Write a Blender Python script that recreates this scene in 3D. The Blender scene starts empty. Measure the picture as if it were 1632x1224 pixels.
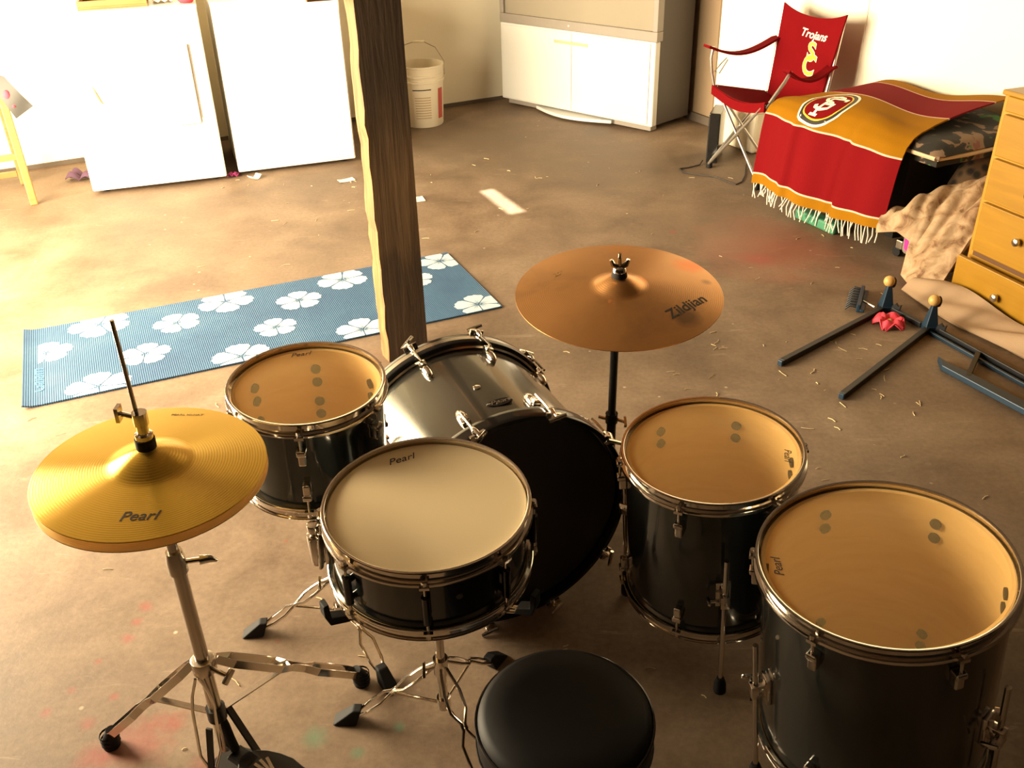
import bpy, math, random
from mathutils import Vector, Matrix, Quaternion, Euler
random.seed(7)
SC = bpy.context.scene
COL = SC.collection
PI = math.pi

# ------------------------------------------------------------------ camera
cam_d = bpy.data.cameras.new('camera'); cam = bpy.data.objects.new('camera', cam_d); COL.objects.link(cam)
cam_d.sensor_width = 36.0; cam_d.lens = 1490.0 / 1632.0 * 36.0
cam_d.clip_start = 0.02; cam_d.clip_end = 60
_d = Vector((885 - 816, 3150 - 612, 1490.0)).normalized()      # world down seen by the camera (x right, y down, z ahead)
_up = -_d
_fw = (Vector((0, 0, 1)) - Vector((0, 0, 1)).dot(_up) * _up).normalized()
_rt = _fw.cross(_up)
if _rt.x < 0: _rt = -_rt
_R = Matrix((_rt, _fw, _up))
cam.matrix_world = Matrix.Translation((0, 0, 1.57)) @ Matrix((
    (_R[0][0], -_R[0][1], -_R[0][2]), (_R[1][0], -_R[1][1], -_R[1][2]), (_R[2][0], -_R[2][1], -_R[2][2]))).to_4x4()
SC.camera = cam

# ------------------------------------------------------------------ exposure, world, daylight
vs = SC.view_settings
vs.view_transform = 'Standard'; vs.look = 'None'; vs.gamma = 1.0; vs.use_curve_mapping = False
vs.exposure = 0.0
wd = bpy.data.worlds.new('world'); SC.world = wd; wd.use_nodes = True
wd.node_tree.nodes['Background'].inputs[0].default_value = (1.0, 0.8, 0.55, 1)
wd.node_tree.nodes['Background'].inputs[1].default_value = 0.006

P0 = Vector((-0.003, 6.58, 0)); EU = Vector((0.895, 0.446, 0)).normalized(); EV = Vector((EU.y, -EU.x, 0))
def room(u, v, z=0.0): return P0 + EU * u + EV * v + Vector((0, 0, z))
UL, UR = -4.2, 0.774
OV0, OV1, OZ = 1.0, 3.35, 2.05
la = bpy.data.lights.new('doorway_daylight', 'AREA'); la.shape = 'RECTANGLE'
la.size = OV1 - OV0; la.size_y = OZ - 0.05; la.energy = 690; la.color = (1.0, 0.83, 0.56)
lo = bpy.data.objects.new('doorway_daylight', la); COL.objects.link(lo)
_n = EU
lo.matrix_world = Matrix.Translation(room(UL - 0.02, (OV0 + OV1) / 2, OZ / 2)) @ Matrix(
    ((EV.x, 0, -_n.x), (EV.y, 0, -_n.y), (0, 1, 0))).to_4x4()
su = bpy.data.lights.new('sun', 'SUN'); su.energy = 24; su.color = (1.0, 0.9, 0.68); su.angle = 0.012
so = bpy.data.objects.new('sun', su); COL.objects.link(so)
SUND = (EV * 0.55 - EU * 0.02 + Vector((0, 0, -0.85))).normalized()
so.rotation_euler = SUND.to_track_quat('-Z', 'Y').to_euler()
so.location = (-4, 3, 6)

# ------------------------------------------------------------------ mesh helpers
class MB:
    def __init__(s, T=None): s.v = []; s.f = []; s.m = []; s.s = []; s.uv = {}; s.T = T or Matrix.Identity(4)
    def add(s, vs, fs, mi=0, smooth=False, uvs=None, T=None):
        b = len(s.v); TT = s.T @ T if T is not None else s.T
        for i, p in enumerate(vs):
            s.v.append(TT @ Vector(p))
            if uvs: s.uv[b + i] = uvs[i]
        for f in fs: s.f.append([b + i for i in f]); s.m.append(mi); s.s.append(smooth)
        return s
    def box(s, c, d, mi=0, T=None, taper=1.0):
        x, y, z = d[0] / 2, d[1] / 2, d[2] / 2; c = Vector(c)
        vs = [c + Vector((a * x * (taper if e > 0 else 1), b * y * (taper if e > 0 else 1), e * z)) for e in (-1, 1) for b in (-1, 1) for a in (-1, 1)]
        return s.add(vs, [(0, 2, 3, 1), (4, 5, 7, 6), (0, 1, 5, 4), (2, 6, 7, 3), (0, 4, 6, 2), (1, 3, 7, 5)], mi, T=T)
    def bar(s, a, b, w, h, mi=0, up=(0, 0, 1)):
        a = Vector(a); b = Vector(b); d = b - a; L = d.length; d.normalize(); up = Vector(up)
        x = d.cross(up)
        if x.length < 1e-4: x = d.cross(Vector((1, 0, 0)))
        x.normalize(); u = x.cross(d)
        M = Matrix((x, d, u)).transposed().to_4x4(); M.translation = (a + b) / 2
        return s.box((0, 0, 0), (w, L, h), mi, T=M)
    def prism(s, poly, z0, z1, mi=0, T=None):
        n = len(poly); vs = [(p[0], p[1], z0) for p in poly] + [(p[0], p[1], z1) for p in poly]
        fs = [tuple(range(n - 1, -1, -1)), tuple(range(n, 2 * n))] + [(i, (i + 1) % n, n + (i + 1) % n, n + i) for i in range(n)]
        return s.add(vs, fs, mi, T=T)
    def tube(s, pts, r, seg=10, mi=0, closed=False):
        pts = [Vector(p) for p in pts]; n = len(pts); rs = r if isinstance(r, (list, tuple)) else [r] * n
        vs = []; prev = None
        for i, p in enumerate(pts):
            if closed: t = pts[(i + 1) % n] - pts[i - 1]
            else: t = pts[min(i + 1, n - 1)] - pts[max(i - 1, 0)]
            t.normalize()
            if prev is None:
                x = t.orthogonal().normalized()
            else:
                x = prev - t * prev.dot(t); x.normalize()
            prev = x; y = t.cross(x)
            for k in range(seg):
                a = 2 * PI * k / seg; vs.append(p + (x * math.cos(a) + y * math.sin(a)) * rs[i])
        fs = []
        for i in range(n if closed else n - 1):
            j = (i + 1) % n
            for k in range(seg):
                l = (k + 1) % seg; fs.append((i * seg + k, i * seg + l, j * seg + l, j * seg + k))
        if not closed: fs += [tuple(range(seg - 1, -1, -1)), tuple((n - 1) * seg + k for k in range(seg))]
        return s.add(vs, fs, mi, True)
    def lathe(s, prof, seg=48, mi=0, closed=False, T=None, smooth=True, mis=None):
        n = len(prof); vs = []; idx = []
        for (r, z) in prof:
            if r < 1e-6: idx.append([len(vs)] * seg); vs.append((0, 0, z))
            else:
                idx.append([len(vs) + k for k in range(seg)])
                vs += [(r * math.cos(2 * PI * k / seg), r * math.sin(2 * PI * k / seg), z) for k in range(seg)]
        for i in range(n if closed else n - 1):
            j = (i + 1) % n; fs = []
            for k in range(seg):
                l = (k + 1) % seg; f = [idx[i][k], idx[i][l], idx[j][l], idx[j][k]]; g = []
                for q in f:
                    if q not in g: g.append(q)
                if len(g) > 2: fs.append(tuple(g))
            if i == 0 and not mis: allf = []
            if mis:
                pass
            s._lf = getattr(s, '_lf', [])
            s._lf.append((fs, mis[i] if mis else mi))
        b = len(s.v); TT = s.T @ T if T is not None else s.T
        for p in vs: s.v.append(TT @ Vector(p))
        for fs, m in s._lf:
            for f in fs: s.f.append([b + q for q in f]); s.m.append(m); s.s.append(smooth)
        s._lf = []
        return s
    def ball(s, c, r, seg=14, mi=0, sc=(1, 1, 1), T=None):
        prof = [(r * math.sin(PI * i / 8), -r * math.cos(PI * i / 8)) for i in range(9)]; prof[0] = (0, -r); prof[-1] = (0, r)
        M = Matrix.Translation(c) @ Matrix.Diagonal((*sc, 1))
        return s.lathe(prof, seg, mi, T=(T @ M if T is not None else M))
    def cyl(s, a, b, r, seg=14, mi=0): return s.tube([a, b], r, seg, mi)
    def sheet(s, nu, nv, fn, th=0.004, mi=0, uvfn=None):
        P = [[Vector(fn(i / nu, j / nv)) for j in range(nv + 1)] for i in range(nu + 1)]
        top = []; bot = []; uvs = []
        for i in range(nu + 1):
            for j in range(nv + 1):
                a = P[min(i + 1, nu)][j] - P[max(i - 1, 0)][j]; b = P[i][min(j + 1, nv)] - P[i][max(j - 1, 0)]
                nn = a.cross(b)
                nn = nn.normalized() if nn.length > 1e-9 else Vector((0, 0, 1))
                top.append(P[i][j] + nn * th / 2); bot.append(P[i][j] - nn * th / 2)
                uvs.append(uvfn(i / nu, j / nv) if uvfn else (i / nu, j / nv))
        N = len(top); w = nv + 1; fs = []
        for i in range(nu):
            for j in range(nv):
                a = i * w + j; fs.append((a, a + w, a + w + 1, a + 1)); fs.append((N + a, N + a + 1, N + a + w + 1, N + a + w))
        for i in range(nu):
            a = i * w; fs.append((a, N + a, N + a + w, a + w)); a = i * w + nv; fs.append((a, a + w, N + a + w, N + a))
        for j in range(nv):
            a = j; fs.append((a, a + 1, N + a + 1, N + a)); a = nu * w + j; fs.append((a, N + a, N + a + 1, a + 1))
        return s.add(top + bot, fs, mi, True, uvs + uvs)
    def build(s, name, mats, parent=None, bevel=0.0, sharp=None):
        me = bpy.data.meshes.new(name); me.from_pydata([tuple(p) for p in s.v], [], s.f)
        if not isinstance(mats, (list, tuple)): mats = [mats]
        for m in mats: me.materials.append(m)
        me.polygons.foreach_set('material_index', s.m); me.polygons.foreach_set('use_smooth', s.s)
        if s.uv:
            l = me.uv_layers.new(name='UVMap')
            for lp in me.loops:
                l.data[lp.index].uv = s.uv.get(lp.vertex_index, (0, 0))
        import bmesh
        bm = bmesh.new(); bm.from_mesh(me)
        bmesh.ops.recalc_face_normals(bm, faces=bm.faces)
        if bevel > 0:
            es = [e for e in bm.edges if len(e.link_faces) == 2 and e.calc_face_angle(0) > 0.6]
            bmesh.ops.bevel(bm, geom=es, offset=bevel, segments=2, affect='EDGES', profile=0.5, clamp_overlap=True)
        bm.to_mesh(me); bm.free()
        if any(s.s):
            try: me.set_sharp_from_angle(angle=0.75)
            except Exception: pass
        me.update()
        o = bpy.data.objects.new(name, me); COL.objects.link(o)
        if parent: o.parent = parent
        return o

def rotz(a): return Matrix.Rotation(a, 4, 'Z')
def tag(o, label=None, cat=None, group=None, kind=None):
    if label: o['label'] = label
    if cat: o['category'] = cat
    if group: o['group'] = group
    if kind: o['kind'] = kind
    return o
def thing(name, label, cat, loc=(0, 0, 0), rot=None, group=None):
    o = bpy.data.objects.new(name, None); COL.objects.link(o); o.empty_display_size = 0.05
    o.location = loc
    if rot is not None: o.rotation_mode = 'QUATERNION'; o.rotation_quaternion = rot
    return tag(o, label, cat, group)
def qz(a): return Quaternion((0, 0, 1), a)
def qn(nx, ny): return Vector((0, 0, 1)).rotation_difference(Vector((nx, ny, 1)).normalized())
def text_geo(body, size, shear=0.0, extrude=0.0006, bold=0.0, spacing=1.0):
    cu = bpy.data.curves.new('txt', 'FONT'); cu.body = body; cu.size = size; cu.shear = shear; cu.extrude = extrude
    cu.align_x = 'CENTER'; cu.align_y = 'CENTER'; cu.offset = bold; cu.space_character = spacing; cu.resolution_u = 4
    o = bpy.data.objects.new('txt', cu); COL.objects.link(o)
    dg = bpy.context.evaluated_depsgraph_get(); dg.update()
    me = bpy.data.meshes.new_from_object(o.evaluated_get(dg))
    vs = [v.co.copy() for v in me.vertices]; fs = [tuple(p.vertices) for p in me.polygons]
    bpy.data.objects.remove(o); bpy.data.curves.remove(cu); bpy.data.meshes.remove(me)
    return vs, fs

# ------------------------------------------------------------------ material helpers
class NT:
    def __init__(s, name):
        s.m = bpy.data.materials.new(name); s.m.use_nodes = True; s.t = s.m.node_tree; s.n = s.t.nodes
        s.b = s.n['Principled BSDF']; s.out = s.n['Material Output']
    def new(s, typ, **kw):
        n = s.n.new(typ)
        for k, v in kw.items(): setattr(n, k, v)
        return n
    def link(s, a, b): s.t.links.new(a, b)
    def coord(s, kind='Object'): return s.new('ShaderNodeTexCoord').outputs[kind]
    def noise(s, vec, scale, detail=4, rough=0.55, dist=0.0):
        n = s.new('ShaderNodeTexNoise'); n.inputs['Scale'].default_value = scale; n.inputs['Detail'].default_value = detail
        n.inputs['Roughness'].default_value = rough; n.inputs['Distortion'].default_value = dist
        s.link(vec, n.inputs['Vector']); return n.outputs['Fac']
    def ramp(s, fac, stops, interp='LINEAR'):
        r = s.new('ShaderNodeValToRGB'); r.color_ramp.interpolation = interp; e = r.color_ramp.elements
        while len(e) < len(stops): e.new(0.5)
        for q, (p, c) in zip(e, stops): q.position = p; q.color = (c, c, c, 1) if isinstance(c, (int, float)) else (*c, 1)
        s.link(fac, r.inputs[0]); return r.outputs['Color']
    def mix(s, fac, a, b, mode='MIX'):
        n = s.new('ShaderNodeMix', data_type='RGBA', blend_type=mode)
        for sock, val in ((n.inputs[0], fac), (n.inputs[6], a), (n.inputs[7], b)):
            if isinstance(val, (int, float)): sock.default_value = val
            elif isinstance(val, tuple): sock.default_value = (*val, 1)
            else: s.link(val, sock)
        return n.outputs[2]
    def math(s, op, a, b=None, c=None):
        n = s.new('ShaderNodeMath', operation=op)
        for i, val in enumerate((a, b, c)):
            if val is None: continue
            if isinstance(val, (int, float)): n.inputs[i].default_value = val
            else: s.link(val, n.inputs[i])
        return n.outputs[0]
    def mapping(s, vec, scale=(1, 1, 1), loc=(0, 0, 0), rot=(0, 0, 0)):
        n = s.new('ShaderNodeMapping'); n.inputs['Scale'].default_value = scale; n.inputs['Location'].default_value = loc; n.inputs['Rotation'].default_value = rot
        s.link(vec, n.inputs['Vector']); return n.outputs[0]
    def bump(s, h, strength=0.3, dist=0.01):
        n = s.new('ShaderNodeBump'); n.inputs['Strength'].default_value = strength; n.inputs['Distance'].default_value = dist
        s.link(h, n.inputs['Height']); s.link(n.outputs[0], s.b.inputs['Normal'])
    def col(s, c):
        if isinstance(c, tuple): s.b.inputs['Base Color'].default_value = (*c, 1)
        else: s.link(c, s.b.inputs['Base Color'])
    def set(s, **kw):
        for k, v in kw.items():
            k = {'rough': 'Roughness', 'metal': 'Metallic', 'spec': 'Specular IOR Level', 'coat': 'Coat Weight', 'coatr': 'Coat Roughness', 'aniso': 'Anisotropic', 'sheen': 'Sheen Weight', 'trans': 'Transmission Weight'}[k]
            if isinstance(v, (int, float)): s.b.inputs[k].default_value = v
            else: s.link(v, s.b.inputs[k])
        return s
def simple(name, c, rough=0.5, metal=0.0, c2=None, scale=12, amt=0.5, bump=0.0, bscale=None, **kw):
    t = NT(name); t.set(rough=rough, metal=metal, **kw)
    co = t.coord()
    c2 = c2 or tuple(x * 0.82 for x in c)
    n = t.noise(co, scale, 4)
    t.col(t.mix(t.math('MULTIPLY', n, amt), c, c2))
    if bump: t.bump(t.noise(co, bscale or scale * 6, 3), bump, 0.004)
    return t.m
def wood(name, c1, c2, scale=(3, 3, 40), rough=0.5, bump=0.15, **kw):
    t = NT(name); co = t.mapping(t.coord(), scale)
    n = t.noise(co, 1.6, 5, 0.6, 0.6)
    t.col(t.ramp(n, [(0.3, c1), (0.7, c2)])); t.set(rough=rough, **kw); t.bump(n, bump, 0.004); return t.m

def concrete():
    t = NT('concrete_floor'); co = t.coord()
    big = t.noise(co, 0.55, 5, 0.6, 0.4); med = t.noise(co, 2.6, 6, 0.62, 0.3); fine = t.noise(co, 60, 5, 0.75)
    c = t.ramp(med, [(0.32, (0.125, 0.078, 0.047)), (0.5, (0.212, 0.143, 0.091)), (0.68, (0.29, 0.207, 0.138))])
    c = t.mix(t.ramp(big, [(0.4, 0.0), (0.66, 0.4)]), c, (0.165, 0.118, 0.08))
    c = t.mix(0.55, c, t.ramp(fine, [(0.3, (0.55, 0.53, 0.5)), (0.7, (1.1, 1.1, 1.1))]), 'MULTIPLY')
    # damp dark patch by the television and red paint stains: spots on the slab itself
    def spot(x, y, r, soft, warp, wscale=6.0):
        v = t.new('ShaderNodeVectorMath', operation='DISTANCE'); t.link(co, v.inputs[0]); v.inputs[1].default_value = (x, y, 0)
        d = t.math('ADD', v.outputs['Value'], t.math('MULTIPLY', t.math('SUBTRACT', t.noise(co, wscale, 4), 0.5), warp))
        mr = t.new('ShaderNodeMapRange'); mr.inputs[1].default_value = r + soft; mr.inputs[2].default_value = r - soft
        mr.inputs[3].default_value = 0; mr.inputs[4].default_value = 1; t.link(d, mr.inputs[0]); return mr.outputs[0]
    for (x, y, r, so, w, col, a) in (
        (-0.15, 5.55, 0.5, 0.35, 1.1, (0.12, 0.09, 0.06), 0.55), (0.55, 5.0, 0.35, 0.3, 0.9, (0.15, 0.11, 0.07), 0.4),
        (1.15, 3.78, 0.22, 0.2, 0.5, (0.34, 0.09, 0.06), 0.6), (1.05, 3.65, 0.05, 0.05, 0.15, (0.36, 0.06, 0.05), 0.6),
        (1.6, 4.4, 0.1, 0.1, 0.3, (0.3, 0.08, 0.06), 0.4), (0.95, 4.0, 0.25, 0.2, 0.6, (0.2, 0.14, 0.09), 0.4)):
        c = t.mix(t.math('MULTIPLY', spot(x, y, r, so, w), a), c, col)
    for (x, y, r) in ((-0.78, 1.28, 0.055), (-0.86, 1.24, 0.03), (-0.72, 1.33, 0.02), (-0.9, 1.33, 0.014), (-0.97, 1.42, 0.008), (-0.94, 1.5, 0.007), (-1.0, 1.36, 0.01),
                      (-0.62, 1.19, 0.04), (-0.55, 1.17, 0.02), (-0.9, 1.57, 0.012), (-0.895, 1.62, 0.01), (-0.89, 1.67, 0.013), (-0.6, 1.9, 0.006), (-0.55, 1.55, 0.005), (0.75, 4.0, 0.015), (-0.98, 2.2, 0.012), (-0.87, 1.4, 0.008)):
        c = t.mix(t.math('MULTIPLY', spot(x, y, r, r * 0.7, r * 2.4, 26), 0.5), c, (0.30, 0.055, 0.045))
    for (x, y, r) in ((-0.42, 1.28, 0.02), (-0.2, 1.62, 0.02), (-0.33, 1.24, 0.012), (-0.25, 1.3, 0.01)):
        c = t.mix(t.math('MULTIPLY', spot(x, y, r, r * 0.7, r * 1.4, 22), 0.5), c, (0.08, 0.22, 0.13))
    vo = t.new('ShaderNodeTexVoronoi'); vo.inputs['Scale'].default_value = 9; vo.inputs['Randomness'].default_value = 1; t.link(co, vo.inputs['Vector'])
    speck = t.ramp(vo.outputs['Distance'], [(0.03, 1.0), (0.06, 0.0)])
    speck = t.math('MULTIPLY', speck, t.ramp(t.noise(co, 1.7, 2), [(0.42, 0.0), (0.55, 0.9)]))
    c = t.mix(speck, c, (0.5, 0.41, 0.29))
    scr = t.ramp(t.noise(t.mapping(co, (2, 9, 1), rot=(0, 0, 0.5)), 2.2, 5, 0.7, 0.8), [(0.62, 0.0), (0.72, 0.35)])
    c = t.mix(scr, c, (0.42, 0.33, 0.23))
    t.col(c); t.set(rough=t.ramp(med, [(0.3, 0.5), (0.7, 0.7)]), spec=0.35)
    t.bump(t.math('ADD', t.math('MULTIPLY', med, 0.6), t.math('MULTIPLY', fine, 0.25)), 0.25, 0.01)
    return t.m

def cymbal_mat(name, c, rough, dirt=None, aniso=0.9, metal=1.0):
    t = NT(name); co = t.coord()
    sx = t.new('ShaderNodeSeparateXYZ'); t.link(co, sx.inputs[0])
    r = t.math('SQRT', t.math('ADD', t.math('MULTIPLY', sx.outputs[0], sx.outputs[0]), t.math('MULTIPLY', sx.outputs[1], sx.outputs[1])))
    g = t.math('SINE', t.math('MULTIPLY', r, 1500.0))
    n = t.noise(co, 9, 4)
    base = t.mix(n, c, tuple(x * 0.78 for x in c))
    if dirt:
        base = t.mix(t.ramp(t.noise(co, 4.5, 5, 0.65, 0.4), [(0.52, 0.0), (0.7, 0.6)]), base, dirt)
        def blot(x, y, rad, col, a, base):
            v = t.new('ShaderNodeVectorMath', operation='DISTANCE'); t.link(co, v.inputs[0]); v.inputs[1].default_value = (x, y, 0.01)
            d = t.math('ADD', v.outputs['Value'], t.math('MULTIPLY', t.math('SUBTRACT', t.noise(co, 14, 4), 0.5), rad * 1.5))
            mr = t.new('ShaderNodeMapRange'); mr.inputs[1].default_value = rad * 1.3; mr.inputs[2].default_value = rad * 0.5; t.link(d, mr.inputs[0])
            return t.mix(t.math('MULTIPLY', mr.outputs[0], a), base, col)
        base = blot(0.172, 0.11, 0.035, (0.75, 0.2, 0.03), 0.85, base)
        base = blot(0.05, 0.02, 0.016, (0.8, 0.24, 0.03), 0.8, base)
        base = blot(0.02, 0.2, 0.03, (0.7, 0.3, 0.06), 0.6, base)
        base = blot(0.13, -0.12, 0.03, (0.16, 0.09, 0.05), 0.7, base)
        base = blot(0.2, 0.03, 0.012, (0.2, 0.11, 0.05), 0.7, base)
    t.col(base); t.set(metal=metal, rough=rough, aniso=aniso); t.b.inputs['Anisotropic Rotation'].default_value = 0.25
    tg = t.new('ShaderNodeTangent', direction_type='RADIAL', axis='Z'); t.link(tg.outputs[0], t.b.inputs['Tangent'])
    t.bump(g, 0.06, 0.002)
    return t.m

def head_clear():
    t = NT('clear_drum_head'); co = t.coord()
    t.col(t.mix(t.math('MULTIPLY', t.noise(co, 5, 4), 0.5), (0.88, 0.64, 0.30), (0.78, 0.54, 0.24))); t.set(rough=0.22, spec=0.6)
    tr = t.new('ShaderNodeBsdfTransparent'); tr.inputs[0].default_value = (1.0, 0.96, 0.86, 1)
    mx = t.new('ShaderNodeMixShader'); mx.inputs[0].default_value = 0.14
    t.link(tr.outputs[0], mx.inputs[1]); t.link(t.b.outputs[0], mx.inputs[2])
    t.link(mx.outputs[0], t.out.inputs[0])
    return t.m

M = {}
M['concrete'] = concrete()
M['plaster'] = simple('cream_wall_paint', (0.95, 0.87, 0.68), 0.75, c2=(0.91, 0.81, 0.61), scale=2.2, amt=0.7, bump=0.12, bscale=60)
M['plaster_white'] = simple('white_wall_paint', (0.9, 0.84, 0.7), 0.7, c2=(0.86, 0.78, 0.62), scale=1.5, amt=0.6, bump=0.08, bscale=60)
M['rafter'] = wood('roof_boards', (0.035, 0.022, 0.014), (0.06, 0.038, 0.024), (2, 18, 2), 0.8)
M['panel_brown'] = simple('brown_panel_board', (0.33, 0.23, 0.14), 0.6, c2=(0.22, 0.15, 0.09), scale=3)
M['wall_fill_cut'] = wood('unseen_fill_cut_boards', (0.045, 0.03, 0.02), (0.07, 0.047, 0.03), (2, 2, 20), 0.8)  # put on unseen wall stretches to cut bounced light
M['skirt'] = simple('dark_skirting', (0.12, 0.09, 0.065), 0.7)
M['chrome'] = simple('chrome', (0.80, 0.74, 0.66), 0.12, 1.0, scale=30, amt=0.3)
M['chrome_dull'] = simple('worn_chrome', (0.62, 0.55, 0.46), 0.25, 1.0, scale=30, amt=0.5)
M['rubber'] = simple('black_rubber', (0.008, 0.0075, 0.0075), 0.7, spec=0.25)
M['black'] = simple('black_paint', (0.012, 0.011, 0.010), 0.35)
M['black_gloss'] = simple('black_gloss_lacquer', (0.010, 0.010, 0.010), 0.16, spec=0.7)
def shellmat(name, a, b, metal):
    t = NT(name); co = t.coord()
    t.col(t.mix(t.noise(co, 6, 3), a, b)); t.set(metal=metal, rough=0.2, coat=1.0, coatr=0.08); return t.m
M['wrap'] = shellmat('black_drum_wrap_shaded', (0.035, 0.042, 0.038), (0.022, 0.026, 0.024), 0.5)  # toms' copy of the wrap, darkened for their shaded fronts
M['wrap_bass'] = shellmat('black_drum_wrap_lit', (0.20, 0.19, 0.155), (0.15, 0.145, 0.12), 0.85)  # bass copy of the same wrap, brightened for its light reflection
M['shell_wood'] = wood('drum_shell_wood', (0.90, 0.64, 0.31), (0.95, 0.71, 0.38), (6, 6, 30), 0.55, 0.05)
M['head'] = head_clear()
M['head_coated'] = simple('coated_drum_head', (0.90, 0.72, 0.43), 0.6, c2=(0.85, 0.66, 0.38), scale=4, amt=0.5, bump=0.05, bscale=300)
M['head_black'] = simple('black_drum_head', (0.022, 0.017, 0.014), 0.38, c2=(0.04, 0.028, 0.02), scale=7, amt=0.8)
M['ink'] = simple('black_ink', (0.02, 0.016, 0.014), 0.6)
M['gold_ink'] = simple('dark_brass_print', (0.30, 0.17, 0.05), 0.5)
M['hihat'] = cymbal_mat('bright_brass_cymbal', (0.95, 0.58, 0.075), 0.32, metal=0.52)
M['hihat_under'] = cymbal_mat('pale_brass_cymbal', (0.9, 0.66, 0.25), 0.4, metal=0.45)
M['ride'] = cymbal_mat('aged_bronze_cymbal', (0.74, 0.37, 0.13), 0.36, metal=0.8, aniso=0.4, dirt=(0.42, 0.22, 0.09))
M['felt'] = simple('black_felt', (0.02, 0.017, 0.015), 0.95)
M['appliance'] = simple('white_enamel', (0.93, 0.9, 0.82), 0.35, c2=(0.9, 0.86, 0.77), scale=2)
M['seam'] = simple('grey_seam', (0.35, 0.3, 0.24), 0.7)  # one dull grey for the door joint and the control knobs
M['tan_handle'] = simple('tan_handle_recess', (0.62, 0.46, 0.24), 0.6)
M['silver_plastic'] = simple('silver_white_plastic', (0.64, 0.63, 0.60), 0.4, c2=(0.58, 0.56, 0.52), scale=1.5)
M['grey_plastic'] = simple('grey_plastic', (0.27, 0.235, 0.2), 0.45)
M['tv_body'] = simple('dark_brown_plastic', (0.065, 0.05, 0.04), 0.55)
M['tv_screen'] = simple('television_screen', (0.30, 0.26, 0.2), 0.14, spec=0.8, scale=1)
M['bucket'] = simple('white_bucket_plastic', (0.82, 0.74, 0.58), 0.4, c2=(0.78, 0.66, 0.46), scale=5)
M['red_label'] = simple('red_label_print', (0.55, 0.09, 0.06), 0.5)
M['tan_print'] = simple('tan_label_print', (0.55, 0.40, 0.24), 0.6)
M['wire'] = simple('steel_wire', (0.42, 0.36, 0.28), 0.35, 1.0)
M['red_cloth'] = simple('red_canvas', (0.165, 0.003, 0.005), 0.9, spec=0.08, c2=(0.12, 0.002, 0.0035), scale=9, bump=0.2, bscale=200, sheen=0.0)
M['white_thread'] = simple('white_embroidery', (0.85, 0.78, 0.62), 0.8)
M['yellow_thread'] = simple('yellow_embroidery', (0.85, 0.50, 0.04), 0.8)
M['alu'] = simple('aluminium_tube', (0.72, 0.68, 0.62), 0.3, 0.9)
M['dresser'] = wood('yellow_stained_wood', (0.285, 0.138, 0.004), (0.34, 0.172, 0.006), (2, 2, 22), 0.38, 0.05)
M['dresser_edge'] = wood('yellow_stained_edge_wood', (0.38, 0.185, 0.012), (0.43, 0.22, 0.018), (2, 2, 10), 0.4, 0.04)
M['gap_shade'] = simple('painted_gap_shade', (0.10, 0.04, 0.01), 0.7)  # shade of the drawer gap as a colour
M['knob'] = simple('brushed_knob_metal', (0.50, 0.45, 0.38), 0.25, 1.0)
M['blue_steel'] = simple('blue_painted_steel', (0.012, 0.035, 0.065), 0.45, c2=(0.008, 0.02, 0.036), scale=14, metal=0.2)
M['black_steel'] = simple('black_painted_steel', (0.006, 0.007, 0.010), 0.5, metal=0.1)
M['ball'] = simple('yellow_ball_cap', (0.58, 0.34, 0.10), 0.45)
M['cream_fabric'] = simple('cream_blanket_fabric', (0.40, 0.27, 0.165), 0.85, c2=(0.30, 0.195, 0.115), scale=8, bump=0.2, bscale=120)
M['oak'] = wood('pale_oak', (0.30, 0.155, 0.045), (0.38, 0.21, 0.07), (3, 3, 30), 0.5, 0.08)
M['grey_cloth'] = simple('grey_cloth', (0.10, 0.097, 0.092), 0.9, bump=0.1)
M['green_plastic'] = simple('green_plastic', (0.05, 0.22, 0.12), 0.5)
M['paper'] = simple('white_paper', (0.88, 0.82, 0.7), 0.8)
M['pink'] = simple('pink_plastic', (0.40, 0.03, 0.18), 0.5)
M['purple'] = simple('purple_cloth', (0.09, 0.04, 0.075), 0.8)
M['red_soft'] = simple('red_petal_cloth', (0.72, 0.04, 0.08), 0.8, c2=(0.85, 0.1, 0.12), scale=30)
M['straw'] = simple('straw', (0.62, 0.48, 0.27), 0.8)
M['cord'] = simple('dark_cord', (0.03, 0.024, 0.02), 0.6)
M['cord_tan'] = simple('tan_cord', (0.50, 0.38, 0.24), 0.6)
M['vinyl'] = simple('black_vinyl', (0.008, 0.007, 0.007), 0.55, spec=0.25)
M['bluegrey'] = simple('grey_blue_plastic', (0.36, 0.37, 0.36), 0.5)
M['fringe'] = simple('white_cotton_fringe', (0.85, 0.74, 0.62), 0.9)

def post_mat():
    t = NT('dark_stained_post_wood'); co = t.coord()
    g = t.noise(t.mapping(co, (26, 26, 1.6)), 1.5, 6, 0.65, 0.5)
    c = t.ramp(g, [(0.3, (0.05, 0.03, 0.017)), (0.7, (0.10, 0.062, 0.035))])
    sx = t.new('ShaderNodeSeparateXYZ'); t.link(co, sx.inputs[0])
    z = t.math('ADD', sx.outputs[2], t.math('MULTIPLY', t.math('SUBTRACT', t.noise(t.mapping(co, (14, 14, 1.5)), 1.4, 4), 0.5), 0.35))
    band = t.ramp(z, [(0.36, 0.0), (0.42, 0.6), (0.62, 1.0), (0.80, 0.25), (0.95, 0.0)])      # weathered bare band in mid height
    c = t.mix(band, c, t.ramp(g, [(0.3, (0.13, 0.075, 0.033)), (0.7, (0.24, 0.145, 0.068))]))
    t.col(c); t.set(rough=0.7); t.bump(g, 0.4, 0.006); return t.m
M['post'] = post_mat()
M['post_raw'] = wood('raw_split_post_wood', (0.10, 0.038, 0.008), (0.27, 0.125, 0.03), (30, 30, 3), 0.75, 0.5)
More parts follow.
